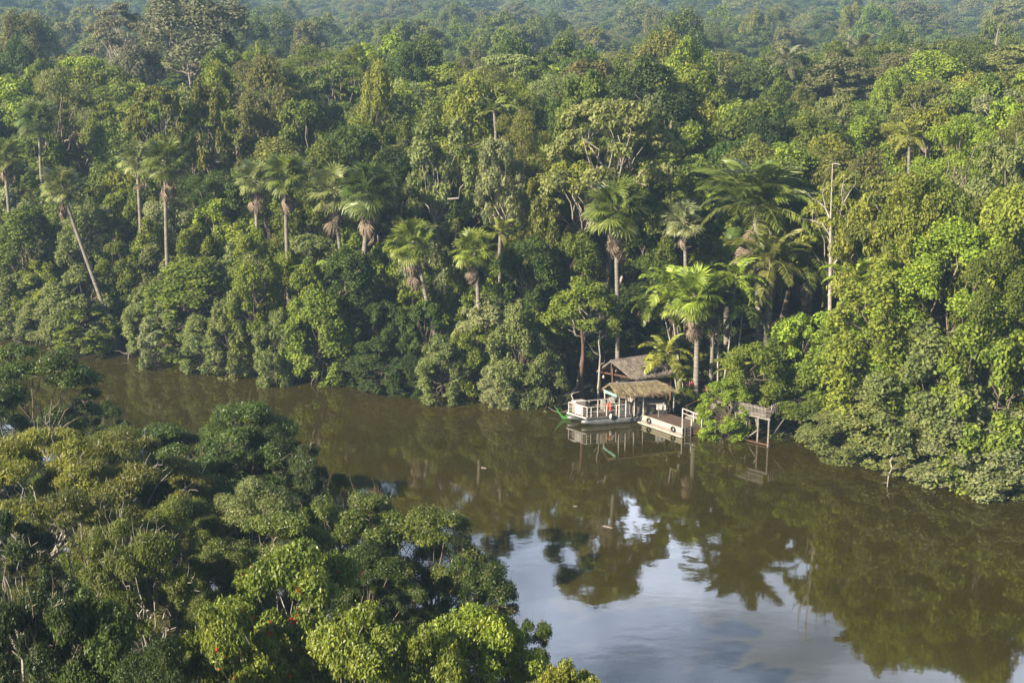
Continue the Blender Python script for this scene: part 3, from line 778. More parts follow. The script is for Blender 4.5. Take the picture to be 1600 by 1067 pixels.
# ------------------------------------------------------------------ distant forest: past the countable trees, one uncountable mass
def distant_forest(y0, y1):
    rng = np.random.default_rng(99)
    pc = bpy.data.collections.new('forest_crowns')
    for k in fam_far + ['mound1']:
        me = PROTO[k]['crown'].copy(); me.materials.clear(); me.materials.append(LEAFR)
        pc.objects.link(bpy.data.objects.new('far_crown', me))
    pts, sc, rz, ix = [], [], [], []
    y = y0 - 3.0
    while y < y1:
        sp = 6.2 + np.clip(y - 240, 0, 400) * .014
        w = .42 * y + 15
        for x in np.arange(-w, w, sp):
            xx = x + rng.normal() * sp * .33; yy = y + rng.normal() * sp * .33
            if any((xx - t['x']) ** 2 + (yy - t['y']) ** 2 < (t['R'] * .75 + 1.5) ** 2 for t in TREES if t['y'] > y0 - 14): continue
            zt = rng.choice([.72, .85, .95, 1.1, 1.45], p=[.18, .3, .27, .17, .08]) * rng.uniform(.9, 1.1)
            zt = min(zt, .92) if yy < 262 else zt
            s = sp / 7.6 * rng.uniform(.75, 1.6)
            pts.append((xx, yy, float(terrain(xx, yy)) - 1.0 - (0 if zt > .9 else 0))); sc.append((s, s, zt)); rz.append((0, 0, rng.uniform(0, 6.28))); ix.append(rng.integers(0, len(pc.objects)))
        y += sp * .86
    me = bpy.data.meshes.new('distant_forest'); me.from_pydata(pts, [], [])
    for nm, tp, key, dat in (('sc', 'FLOAT_VECTOR', 'vector', sc), ('rz', 'FLOAT_VECTOR', 'vector', rz), ('ix', 'INT', 'value', ix)):
        a = me.attributes.new(nm, tp, 'POINT'); a.data.foreach_set(key, np.asarray(dat, np.int32 if tp == 'INT' else np.float32).ravel())
    o = link(bpy.data.objects.new('distant_forest', me)); o['kind'] = 'stuff'
    o['label'] = 'hazy blue-green rainforest canopy rolling away to the top of the view'; o['category'] = 'forest'
    ng = bpy.data.node_groups.new('scatter', 'GeometryNodeTree')
    ng.interface.new_socket('Geometry', in_out='INPUT', socket_type='NodeSocketGeometry'); ng.interface.new_socket('Geometry', in_out='OUTPUT', socket_type='NodeSocketGeometry')
    N = ng.nodes.new
    gi, go = N('NodeGroupInput'), N('NodeGroupOutput')
    ci = N('GeometryNodeCollectionInfo'); ci.inputs['Collection'].default_value = pc; ci.inputs['Separate Children'].default_value = True; ci.inputs['Reset Children'].default_value = True
    ip = N('GeometryNodeInstanceOnPoints'); ip.inputs['Pick Instance'].default_value = True
    def attr(nm, tp):
        n = N('GeometryNodeInputNamedAttribute'); n.data_type = tp; n.inputs['Name'].default_value = nm
        return n.outputs['Attribute']
    L(ng, gi.outputs[0], ip.inputs['Points']); L(ng, ci.outputs[0], ip.inputs['Instance'])
    L(ng, attr('ix', 'INT'), ip.inputs['Instance Index']); L(ng, attr('sc', 'FLOAT_VECTOR'), ip.inputs['Scale'])
    L(ng, attr('rz', 'FLOAT_VECTOR'), ip.inputs['Rotation']); L(ng, ip.outputs[0], go.inputs[0])
    md = o.modifiers.new('scatter', 'NODES'); md.node_group = ng
    print('FAR', len(pts))
distant_forest(YE, 1060)

# ------------------------------------------------------------------ foreground trees on the near bank
FG = {}
def fg_proto(key, seed, H, Rr, mat=LEAFG, flowers=0, deadtwigs=0, **kw):
    proto_tree(key, seed, H, Rr, mat=mat, **kw)
    P_ = PROTO[key]; rng = np.random.default_rng(seed + 1)
    n = len(P_['crown'].vertices); co = np.zeros(n * 3, np.float32); P_['crown'].vertices.foreach_get('co', co); co = co.reshape(-1, 3)
    if flowers:
        # small red flower heads, sitting on the outside of the crown
        rr = np.hypot(co[:, 0], co[:, 1]) / Rr + (co[:, 2] - H * .55) / (H * .45)
        cand = np.where(rr > np.percentile(rr, 55))[0]
        idx = rng.choice(cand, flowers); P = co[idx] + rng.normal(size=(flowers, 3)) * .05
        P = np.repeat(P, 6, 0) + rng.normal(size=(flowers * 6, 3)) * .05
        N_ = norm(rng.normal(size=P.shape) + [0, 0, .5])
        V, Fq = leaves_arr(rng, P, N_, .13, .6, True, 0)
        fi = np.zeros(len(P_['crown'].polygons) * 6, np.int32); P_['crown'].polygons.foreach_get('vertices', fi)
        va = np.zeros(len(fi) // 6, np.float32); P_['crown'].attributes['v'].data.foreach_get('value', va)
        me = quad_mesh('crown_' + key, np.vstack([co, V]), np.vstack([fi.reshape(-1, 6), Fq + n]), mat, np.concatenate([va, np.zeros(len(Fq))]))
        me.materials.append(FLOWER); mi = np.zeros(len(me.polygons), np.int32); mi[len(va):] = 1; me.polygons.foreach_set('material_index', mi)
        P_['crown'] = me
    if deadtwigs:
        paths = []
        for k in range(deadtwigs):
            i = rng.integers(0, n); a = co[i]; c0 = np.array([0, 0, H * .6]); out = norm(a - c0)
            s = a - out * .5
            for q in range(4):
                e = s + out * rng.uniform(.3, 1.1) + rng.normal(size=3) * .4
                paths.append((bent(rng, s, e, 5, 0, .09), np.linspace(.022, .006, 5)))
        V, Fq = tubes(paths, 6); tm = P_['trunk']
        nv = len(tm.vertices); c0 = np.zeros(nv * 3, np.float32); tm.vertices.foreach_get('co', c0)
        fi = np.zeros(len(tm.polygons) * 4, np.int32); tm.polygons.foreach_get('vertices', fi)
        P_['trunk'] = quad_mesh('trunk_' + key, np.vstack([c0.reshape(-1, 3), V]), np.vstack([fi.reshape(-1, 4), Fq + nv]), tm.materials[0], smooth=True)
K_ = dict(r0=.13, lobe=(.14, .34), clump=(.35, .65), shell=.3)
fg_proto('willow0', 101, 12, 4.6, nl=26, nc=12, nleaf=95000, L_=.19, aspect=.24, down=.5, hexa=True, depth=.5, flat=.6, bark=PALE, twigs=70, deadtwigs=60, skip=.04, zmin=-.6, **K_)
fg_proto('willow1', 102, 12, 4.6, nl=24, nc=12, nleaf=90000, L_=.18, aspect=.26, down=.5, hexa=True, depth=.5, flat=.6, bark=PALE, twigs=70, deadtwigs=50, skip=.06, zmin=-.6, **K_)
fg_proto('broad0', 103, 12, 4.6, nl=26, nc=12, nleaf=52000, L_=.20, aspect=.48, down=.45, hexa=True, depth=.58, flat=.7, bark=PALE, twigs=90, flowers=130, skip=.04, zmin=-.6, **K_)
fg_proto('broad1', 104, 12, 4.4, nl=24, nc=12, nleaf=50000, L_=.19, aspect=.5, down=.35, hexa=True, depth=.58, flat=.7, bark=PALE, twigs=60, skip=.04, zmin=-.6, **K_)
fg_proto('fine0', 105, 12, 4.2, nl=24, nc=14, nleaf=110000, L_=.12, aspect=.42, depth=.58, flat=.5, twigs=40, skip=.05, zmin=-.5, **K_)
fg_proto('glossy0', 106, 12, 4.2, nl=30, nc=14, nleaf=90000, L_=.15, aspect=.42, hexa=True, depth=.75, flat=.6, twigs=60, deadtwigs=40, zmin=-.9, **K_)
fg_proto('glossy1', 107, 12, 4.2, nl=28, nc=14, nleaf=85000, L_=.155, aspect=.45, hexa=True, depth=.75, flat=.6, twigs=60, deadtwigs=60, skip=.06, zmin=-.9, **K_)
fg_proto('soft0', 108, 12, 4.4, nl=28, nc=14, nleaf=110000, L_=.13, aspect=.35, depth=.7, flat=.7, twigs=40, zmin=-.8, **K_)
FAM.update(willow=('drooping_leaved_tree', 'drooping narrow-leaved'), broad=('broad_leaved_tree', 'broad-leaved'), fine=('fine_leaved_tree', 'fine-leaved'),
           glossy=('glossy_leaved_tree', 'glossy-leaved'), soft=('soft_leaved_tree', 'soft-leaved'))
def fg(key, px, pytop, Y, wpx, colr, label, flowers=False):
    o = pt(key, px, pytop, Y, wpx * 1.15, colr, label); P_ = PROTO[key]
    return o
NB = []
FGL = [
 ('glossy1', 42, 542, 74, 185, 'deep', 'dark rounded tree on the near bank at the left edge, against the water', 0),
 ('glossy0', -30, 590, 70, 170, 'dark', 'very dark tree cut off by the left edge on the near bank', 0),
 ('glossy0', 378, 630, 66, 165, 'deep', 'dark glossy tree standing alone against the brown water on the near bank', 0),
 ('glossy1', 352, 640, 67, 120, 'deep', 'dark leafy shoulder on the left of the lone dark glossy tree', 0),
 ('soft0', 415, 655, 66.5, 120, 'dark', 'dark leafy shoulder on the right of the lone dark glossy tree', 0),
 ('soft0', 372, 626, 68, 95, 'deep', 'dark soft crown top rising highest against the brown water', 0),
 ('glossy1', 462, 690, 65, 90, 'dark', 'small dark tree at the right flank of the lone dark glossy tree', 0),
 ('soft0', 405, 742, 56, 190, 'pale', 'pale fine-leaved dome tree in front of the lone dark glossy tree', 0),
 ('willow0', 60, 660, 58, 210, 'yellow', 'drooping olive-leaved tree at the left edge of the near bank', 0),
 ('glossy0', 262, 664, 67, 160, 'deep', 'deep green glossy tree left of the lone dark one, at the water', 0),
 ('soft0', 185, 655, 67, 150, 'mid', 'mid green tree between the edge tree and the glossy ones at the water', 0),
 ('glossy1', 330, 700, 63, 120, 'deep', 'small dark tree at the left foot of the lone dark glossy tree', 0),
 ('willow1', 205, 668, 58, 220, 'olive', 'drooping brown-olive tree with bare white boughs on the near bank', 0),
 ('willow0', 300, 715, 60, 130, 'deep', 'narrow drooping tree just left of the pale fine-leaved dome tree', 0),
 ('willow1', 110, 765, 50, 190, 'olive', 'drooping tree with long dead grey branches lower on the near bank', 0),
 ('willow0', 235, 805, 47, 180, 'mid', 'twiggy drooping tree left of the red-flowered tree', 0),
 ('willow1', 10, 800, 47, 190, 'dark', 'very dark drooping tree in the lower left shade', 0),
 ('soft0', 130, 700, 64, 200, 'mid', 'mid green soft-leaved tree filling in behind the drooping ones', 0),
 ('soft0', 290, 770, 54, 170, 'mid', 'mid green soft-leaved tree below the narrow drooping one', 0),
 ('glossy0', 440, 800, 52, 170, 'mid', 'mid green glossy tree below the pale fine-leaved dome tree', 0),
 ('soft0', 560, 840, 50, 170, 'deep', 'deep green soft tree above the red-flowered tree on its right', 0),
 ('broad1', 140, 915, 38, 190, 'deep', 'tree with forked pale stem near the bottom left corner', 0),
 ('glossy1', 20, 930, 37, 190, 'dark', 'dark thicket tree in the bottom left corner', 0),
 ('soft0', 260, 965, 36, 190, 'dark', 'dark soft-leaved tree at the bottom, left of the red-flowered tree', 0),
 ('soft0', 330, 850, 50, 130, 'mid', 'small fine-leaved tree between drooping and red-flowered trees', 0),
 ('broad0', 455, 845, 43, 250, 'bright', 'broad-leaved tree dotted with red flowers on the near bank', 1),
 ('broad0', 385, 930, 39, 180, 'bright', 'bright-leaved tree with red flowers at the bottom edge', 1),
 ('broad1', 520, 945, 39, 190, 'bright', 'drooping bright-leaved tree at the bottom, right of the flowering ones', 0),
 ('glossy0', 500, 772, 56, 120, 'mid', 'loose tree between the pale dome tree and the rounded dark tree', 0),
 ('glossy1', 590, 768, 57, 170, 'mid', 'rounded tree at the left part of the near-bank point', 0),
 ('glossy0', 690, 785, 56, 190, 'mid', 'big rounded tree whose side overhangs the sky reflection', 0),
 ('glossy1', 755, 868, 52, 120, 'deep', 'dark tree leaning out over the sky reflection', 0),
 ('fine0', 610, 880, 48, 150, 'dark', 'dark fine-leaved tree in the hollow under the rounded dark tree', 0),
 ('broad1', 735, 945, 42, 200, 'lime', 'lime broad-leaved tree with thin white stem near the bottom centre', 0),
 ('broad1', 640, 985, 39, 150, 'bright', 'bright broad-leaved tree at the bottom centre edge', 0),
 ('broad1', 868, 1014, 40, 150, 'yellow', 'yellow-green treetop poking up over the water at the bottom edge', 0),
 ('broad0', 925, 1036, 38.5, 90, 'yellow', 'smallest treetop with reddish tips at the bottom edge over the water', 1),
 ('glossy1', 800, 960, 47, 80, 'deep', 'small dark leaning tree between the lime tree and the open water', 0),
 ('soft0', 170, 620, 80, 60, 'deep', 'small tree peeping out behind the drooping olive-leaved tree', 0),
 ('glossy0', 530, 735, 66, 60, 'mid', 'thin twiggy tree at the water edge right of the lone dark tree', 0),
]
for a in FGL: fg(*a)
for (x_, y_, z_, r_, l_) in ((-28, 20, 25, 6.5, 'tall dark tree standing on the near hill left of the viewpoint'), (-35, 29, 24, 6, 'tall dark tree on the near hill behind the lower left thicket'),
                        ):
    add_tree('dense1', x_, y_, z_, r_, 'dark', l_)
NBLM = [(-30, 'under the dark rounded tree at the left edge'), (120, 'under the drooping trees at the lower left'), (250, 'under the twiggy brown-olive trees'),
        (400, 'under the pale fine-leaved dome tree'), (520, 'under the red-flowered tree'), (660, 'under the big rounded tree'), (800, 'under the lime broad-leaved tree')]
for k in range(900):
    x = rnd.uniform(-34, 9); y = rnd.uniform(33, 86)
    d = (float(ny(x)) - y) * .75
    if d < .8 or (d > 22 and rnd.random() < .5): continue
    px, py, fw = proj(x, y, 4)
    if px < -60 or px > 860 or py > 1250: continue
    if any((a - x) ** 2 + (b - y) ** 2 < 3.1 ** 2 for (a, b) in NB): continue
    NB.append((x, y)); zt = float(terrain(x, y)) + rnd.uniform(3.2, 5.6)
    key = rnd.choice(['glossy0', 'glossy1', 'soft0', 'fine0'])
    t = add_tree(key, x, y, zt, rnd.uniform(1.9, 2.8), rnd.choice(['dark', 'deep', 'deep', 'mid', 'brown']), None, auto=True)
    TREES[-1]['near'] = True

# ------------------------------------------------------------------ boat
O_ = G(917, 653, .62); Lb = G(894, 646, .62)
U_ = Vector((math.cos(R(15)), math.sin(R(15)), 0)); W_ = (Lb - O_); W_.z = 0; WL = W_.length; W_.normalize()
print('bow width', WL, W_)
WL = max(WL, 1.9)
def bp(a, b, z): return O_ * 1.0 + U_ * a + W_ * b + Vector((0, 0, z - .62))
def sbox(m, a0, a1, b0, b1, z0, z1):
    m.hexa([bp(a0, b0, z0), bp(a1, b0, z0), bp(a1, b1, z0), bp(a0, b1, z0), bp(a0, b0, z1), bp(a1, b0, z1), bp(a1, b1, z1), bp(a0, b1, z1)])
boat = empty('pontoon_boat', bp(2.5, WL / 2, 0), 'flat pontoon boat with white railings and shaggy thatched roof moored by the dock', 'boat')
LEN = 6.3
def pontoon(b):
    m = MB(); n = 14; pts = []; rad = []
    for i in range(n):
        a = -.25 + i / (n - 1) * (LEN + .2)
        k = min(1, (i + .6) / 3.2)
        pts.append(bp(a, b, .18 + .14 * (1 - k))); rad.append(.30 * k ** .6)
    m.tube(pts, rad, 12); m.build('pontoon', METAL, boat, smooth=True)
pontoon(.22); pontoon(WL - .22)
m = MB(); sbox(m, -.05, LEN, -.03, WL + .03, .50, .62); m.build('deck_frame', METAL, boat, .01)
m = MB(); sbox(m, -.02, LEN - .02, .0, WL, .623, .65); m.build('deck', PLANK, boat)
m = MB(); sbox(m, -.10, -.053, -.03, WL + .03, .54, .66); m.build('bow_trim', WHITE, boat, .01)
def post(m, a, b, z0, z1, w=.07): m.beam(bp(a, b, z0), bp(a, b, z1), w)
# bow rail
m = MB()
for b in (.02, WL * .25, WL * .62, WL - .02): post(m, .03, b, .65, 1.42)
m.beam(bp(.03, 0, 1.42), bp(.03, WL, 1.42), .07)
for z in (.85, 1.03, 1.2):
    m.beam(bp(.03, 0, z), bp(.03, WL * .3, z), .025); m.beam(bp(.03, WL * .62, z), bp(.03, WL, z), .025)
m.build('bow_railing', WHITE, boat, .008)
m = MB(); sbox(m, -.03, .01, WL * .27, WL * .62, .72, 1.38); m.build('bow_panel', WHITE, boat, .01)
# side rails
m = MB()
for a in (.35, .85, 1.55, 2.3): post(m, a, .03, .65, 1.42)
m.beam(bp(0, .03, 1.42), bp(3.1, .03, 1.42), .06, .045); m.beam(bp(.1, .03, 1.03), bp(2.9, .03, 1.03), .035)
m.build('side_railing', WHITE, boat, .008)
m = MB()
for a in (.9, 1.6, 2.3, 3.1, 3.9, 4.7, 5.6): post(m, a, WL - .03, .65, 1.42)
m.beam(bp(0, WL - .03, 1.42), bp(6.2, WL - .03, 1.42), .06, .045); m.beam(bp(.1, WL - .03, 1.03), bp(6.2, WL - .03, 1.03), .035)
m.build('side_railing', WHITE, boat, .008)
e0, e1 = ZP(964, 617, 99.2), ZP(1058, 610, 100.7)
r0_, r1_ = ZP(952, 599.5, 100.4), ZP(1027, 595, 101.4)
b0_ = ZP(940, 607, 101.3); b1_ = r1_ + (b0_ - r0_) + Vector((.5, 0, 0))
print('roof', r0_, r1_, e0, e1, b0_)
for q_ in [e0.lerp(e1, t) + Vector((.12, .3, 0)) for t in (.02, .13, .27, .42, .93)] + [b0_.lerp(b1_, t) + Vector((.1, -.35, 0)) for t in (.03, .5, .95)]:
    m = MB(); m.beam((q_.x, q_.y, .64), (q_.x, q_.y, q_.z + .02), .08); m.build('post', WHITE, boat, .008)
m = MB(); sbox(m, 1.7, 2.05, .8, .84, .95, 1.75); m.build('side_panel', WHITE, boat)
m = MB(); sbox(m, 2.68, 3.28, .04, .075, .68, 1.45); m.build('side_panel', METAL, boat)
m = MB(); sbox(m, 3.34, 4.7, .02, .10, .66, 1.50); sbox(m, 4.74, 6.25, .02, .10, .66, 1.50); m.build('woven_side_wall', THATCH, boat)
m = MB(); sbox(m, 3.3, 6.28, -.01, .13, 1.503, 1.56)
for a in (3.32, 4.72, 6.26): post(m, a, -.005, .66, 1.5, .06)
m.build('wall_rail', GREYWOOD, boat)
m = MB(); sbox(m, 6.2, 6.27, .12, WL - .1, .66, 1.35); m.build('woven_end_wall', THATCH, boat)
m = MB(); m.beam(b0_ + Vector((.12, -.1, -.12)), e0 + Vector((0, .15, -.14)), .05, .2); m.build('roof_fascia', MINT, boat, .005)
m = MB()
m.beam(b0_ + Vector((.1, -.25, -.12)), b1_ + Vector((-.2, -.25, -.12)), .07); m.beam(e0 + Vector((.1, .3, -.02)), e1 + Vector((-.3, .3, -.02)), .07); m.beam(r0_ + Vector((.1, 0, -.14)), r1_ + Vector((-.1, 0, -.14)), .07)
m.build('roof_frame', BROWNW, boat)
def thatch(name, parent, pts_quads, mat, thick, nst, seed, ridge=None, ridge_mat=None, length=.55, drop=.25):
    """solid sloping slabs with a shaggy coat of overlapping straw blades"""
    rng = np.random.default_rng(seed)
    m = MB()
    V, Fq = [], []
    for qd in pts_quads:   # ridge0, ridge1, eave1, eave0
        q = [np.array(v) for v in qd]
        nrm = np.cross(q[1] - q[0], q[3] - q[0]); nrm = nrm / np.linalg.norm(nrm)
        if nrm[2] < 0: nrm = -nrm
        m.hexa([Vector(v - nrm * thick) for v in q] + [Vector(v) for v in q])
        area = np.linalg.norm(q[1] - q[0]) * np.linalg.norm(q[3] - q[0])
        k = int(nst * area)
        s = rng.random(k); t = rng.random(k) ** .8
        A = q[0] + (q[1] - q[0]) * s[:, None]; B = q[3] + (q[2] - q[3]) * s[:, None]
        P = A + (B - A) * t[:, None]; down = norm(B - A)
        side = norm(np.cross(down, nrm)); d = norm(down + side * rng.normal(size=(k, 1)) * .22)
        l_ = length * rng.uniform(.5, 1.15, (k, 1)); w = rng.uniform(.012, .035, (k, 1))
        s2 = norm(np.cross(d, nrm + rng.normal(size=(k, 3)) * .3))
        P = P + nrm * rng.uniform(.0, .05, (k, 1))
        E_ = P + d * l_ + nrm * rng.uniform(-.02, .05, (k, 1)); E_[:, 2] -= np.clip(t - .72, 0, 1) * drop * rng.random(k) * 1.6
        st = np.stack([P - s2 * w, P + s2 * w, E_ + s2 * w * .3, E_ - s2 * w * .3], 1).reshape(-1, 3)
        o = sum(len(x) for x in V); V.append(st); Fq.append(np.arange(k * 4).reshape(k, 4) + o)
    m.build(name, mat, parent)
    me = quad_mesh(name + '_straw', np.concatenate(V), np.concatenate(Fq), mat)
    o = link(bpy.data.objects.new('straw_coat', me)); o.parent = parent; o.matrix_parent_inverse = Matrix.Translation(-parent.location)
    if ridge:
        m = MB(); rp = [Vector(ridge[0]), Vector(ridge[0]).lerp(Vector(ridge[1]), .5) + Vector((0, 0, -.03)), Vector(ridge[1])]
        m.tube(rp, [.075, .085, .075], 7); m.build('ridge_cap', ridge_mat, parent)
thatch('thatched_roof', boat, [(r0_, r1_, e1, e0), (r0_, r1_, b1_, b0_), (r1_, r1_ + Vector((.02, 0, 0)), b1_, e1)], THATCHY, .09, 260, 4, (r0_, r1_), GREYWOOD, .5, .3)
m = MB(); m.tube([bp(1.75, -.14, .42), bp(1.75, -.14, .5), bp(1.75, -.14, .62), bp(1.75, -.14, .78), bp(1.75, -.14, .85)], [.05, .11, .12, .09, .03], 10)
m.build('side_buoy', WHITE, boat, smooth=True)
# things aboard
def boxthing(name, label, cat, a0, a1, b0, b1, z0, z1, mat, bev=.03, parts=()):
    m = MB(); sbox(m, a0, a1, b0, b1, z0, z1); o = m.build(name, mat, None, bev); tag(o, label, cat)
    for (pn, pm, c) in parts:
        q = MB(); sbox(q, *c); q.build(pn, pm, o, .01)
    return o
boxthing('storage_box', 'grey-topped white box on the bow rail corner of the boat', 'box', .15, .95, WL - .55, WL - .15, .65, 1.5, GREYWOOD, .03, [('lid', WHITE, (.13, .97, WL - .57, WL - .13, 1.5, 1.6))])
def lifejacket():
    m = MB()
    c = bp(2.25, .7, 1.1)
    pts = []
    for s in (-1, 1):
        m.tube([c + Vector((.1 * s, 0, -.32)), c + Vector((.12 * s, -.02, 0)), c + Vector((.10 * s, 0, .22)), c + Vector((.05 * s, .02, .33))], [.085, .10, .08, .05], 8)
    m.tube([c + Vector((-.15, 0, -.12)), c + Vector((.15, 0, -.12))], [.05, .05], 6)
    tag(m.build('life_jacket', RED, None, smooth=True), 'orange-red life jacket hanging under the boat roof', 'life jacket')
lifejacket()
def chair(a, b, rz, label):
    base = bp(a, b, .65); o = empty('folding_chair', base, label, 'chair'); o.rotation_euler = (0, 0, rz)
    def q(bx, nm, mt):
        m = MB()
        for s in bx: m.beam(Vector(s[0]), Vector(s[1]), s[2], s[3] if len(s) > 3 else None)
        me = bpy.data.meshes.new(nm); me.from_pydata(m.v, [], m.f); me.materials.append(mt); part(nm, me, o)
    q([((-.22, 0, .45), (.22, 0, .45), .42, .04)], 'seat', WHITE)
    q([((0, .2, .5), (0, .38, 1.05), .40, .04)], 'backrest', WHITE)
    for s in (-1, 1):
        q([((.2 * s, -.2, 0), (.2 * s, .2, .45), .04)], 'leg', WHITE); q([((.2 * s, .22, 0), (.2 * s, -.18, .45), .04)], 'leg', WHITE)
chair(2.95, 1.0, .8, 'white chair at the open front part of the boat cabin')
chair(4.0, 1.0, -1.2, 'white chair with tilted back in the middle of the boat')
def outboard():
    base = bp(5.0, .95, .65); o = empty('stacked_gear', base, 'heap of white and grey gear under the boat roof', 'gear')
    rng = random.Random(3)
    for k in range(7):
        m = MB(); x, y = rng.uniform(-.6, .5), rng.uniform(-.3, .3); z = rng.uniform(.5, .95)
        m.tube([(x, y, z), (x + .2, y + .05, z + .1), (x + .45, y + .02, z + .05)], [.06, .13, .07], 8)
        me = bpy.data.meshes.new('bundle'); me.from_pydata(m.v, [], m.f); me.materials.append([WHITE, METAL, GREYWOOD][k % 3]); part('bundle', me, o)
    m = MB(); m.beam((-.7, 0, .45), (.7, 0, .45), .7, .06)
    me = bpy.data.meshes.new('tray'); me.from_pydata(m.v, [], m.f); me.materials.append(RED); part('tray', me, o)
    for s in ((-.6, -.3), (.6, -.3), (-.6, .3), (.6, .3)):
        m = MB(); m.beam((s[0], s[1], 0), (s[0], s[1], .42), .05); me = bpy.data.meshes.new('leg'); me.from_pydata(m.v, [], m.f); me.materials.append(WHITE); part('leg', me, o)
outboard()
def cloth():
    p0 = bp(6.0, -.12, 2.45); V, Fq = [], []
    for i in range(9):
        for j in range(5):
            u = j / 4; V.append((p0.x + (u - .5) * .28 * (1 - i * .03) + .02 * math.sin(i), p0.y - .02 + .04 * math.sin(u * 9 + i * .5), p0.z - i * .1))
    for i in range(8):
        for j in range(4): Fq.append((i * 5 + j, i * 5 + j + 1, i * 5 + j + 6, i * 5 + j + 5))
    me = quad_mesh('cloth', V, Fq, YELLOW, smooth=True); me.materials.append(GREENP)
    for p_ in me.polygons: p_.material_index = 1 if (p_.index % 4) < 2 else 0
    o = link(bpy.data.objects.new('hanging_cloth', me)); so = o.modifiers.new('s', 'SOLIDIFY'); so.thickness = .01
    tag(o, 'green and yellow cloth hanging from the right end of the boat roof', 'cloth')
cloth()

# ------------------------------------------------------------------ canoe
def canoe():
    a = G(869, 642, .35); b = G(897, 654, 0.0) + Vector((2.2, -.1, 0)); a = Vector((a.x, a.y - .2, 0)); a.y = b.y = G(884, 652, .1).y
    o = empty('dugout_canoe', (a.x, a.y, 0), 'slim green canoe with upturned prow poking out behind the boat bow', 'canoe')
    n = 26; Ln = b.x - a.x; V, Fq = [], []
    prof = 9
    for i in range(n):
        s = i / (n - 1); x = s * Ln
        w = .34 * min(1, (s * 2.6 + .02)) ** .7 * (1 if s < .9 else (1 - s) / .1 * .6 + .4)
        up = .85 * max(0, 1 - s / .16) ** 1.6
        dep = .34 * (1 - .75 * max(0, 1 - s / .12))
        for j in range(prof):
            t = math.pi * j / (prof - 1); V.append((x - (.18 * max(0, 1 - s / .1)), -w * math.cos(t), .30 + up - dep * math.sin(t)))
        for j in range(prof):
            t = math.pi * (prof - 1 - j) / (prof - 1); V.append((x - (.18 * max(0, 1 - s / .1)), -w * .84 * math.cos(t), .305 + up - dep * .82 * math.sin(t)))
    k = prof * 2
    for i in range(n - 1):
        for j in range(k):
            Fq.append((i * k + j, i * k + (j + 1) % k, (i + 1) * k + (j + 1) % k, (i + 1) * k + j))
    part('hull', quad_mesh('canoe_hull', V, Fq, GREENP, smooth=True), o, (0, 0, -.06))
    for s in (.35, .6):
        m = MB(); m.beam((Ln * s, -.27, .24), (Ln * s, .27, .24), .18, .03); me = bpy.data.meshes.new('thwart'); me.from_pydata(m.v, [], m.f); me.materials.append(GREYWOOD); part('thwart', me, o)
canoe()

# ------------------------------------------------------------------ floating dock
A_ = G(1003, 647.5, .6); B_ = G(1066, 669, .6); C0 = G(1109, 666, .6)
dB = (B_ - A_); LD = dB.length; dB.normalize(); dC = (C0 - B_); dC.z = 0; WD = dC.length; dC.normalize()
print('dock', LD, WD, dB.dot(dC))
def dp(a, b, z): return A_ + dB * a + dC * b + Vector((0, 0, z - .6))
def dbox(m, a0, a1, b0, b1, z0, z1):
    m.hexa([dp(a0, b0, z0), dp(a1, b0, z0), dp(a1, b1, z0), dp(a0, b1, z0), dp(a0, b0, z1), dp(a1, b0, z1), dp(a1, b1, z1), dp(a0, b1, z1)])
dock = empty('floating_dock', dp(LD / 2, WD / 2, 0), 'low floating timber dock with a pale plank side and dark deck', 'dock')
m = MB()
nb = 16
for i in range(nb): dbox(m, LD * i / nb + .012, LD * (i + 1) / nb - .012, .05, WD, .5, .56)
m.build('deck', PLANK, dock)
m = MB(); dbox(m, 0, LD, .03, WD, .05, .49); m.build('float_frame', BROWNW, dock)
m = MB(); dbox(m, -.02, LD, -.06, .045, .42, .60); dbox(m, -.02, LD, -.04, .028, .24, .405); m.build('side_planks', PALEWOOD, dock, .008)
m = MB(); dbox(m, -.02, LD, -.04, .028, .02, .225); m.build('stained_lower_plank', GREYWOOD, dock, .008)
m = MB(); dbox(m, -.1, LD + .3, -.30, -.14, -.03, .07); m.build('waterline_beam', PALEWOOD, dock, .01)
def dpost(a, b, z1, nm='post', mt=WHITE, w=.075):
    m = MB(); m.beam(dp(a, b, .1), dp(a, b, z1), w); m.build(nm, mt, dock, .008)
dpost(LD + .02, -.02, 1.35); dpost(LD, WD * .33, 1.3, w=.09); dpost(LD - .05, WD * .72, 1.2); dpost(LD - .15, WD - .03, 1.15); dpost(LD * .62, WD - .03, 1.3); dpost(LD * .35, WD - .03, 1.3)
dpost(LD * .18, WD * .35, 1.6, mt=GREYWOOD, w=.06); dpost(.5, WD * .62, 1.55)
m = MB(); m.beam(dp(LD * .35, WD - .03, 1.3), dp(LD - .15, WD - .03, 1.15), .07); m.beam(dp(LD * .35, WD - .03, .95), dp(LD - .15, WD - .03, .85), .05); m.build('railing', WHITE, dock, .008)
m = MB(); m.beam(dp(0.1, WD * .1, 1.45), dp(.6, WD * .62, 1.5), .05); m.build('railing', GREYWOOD, dock)
m = MB(); m.beam(dp(.35, WD * .40, 1.22), dp(.62, WD * .66, 1.22), .03, .42); m.build('white_board', WHITE, dock, .005)
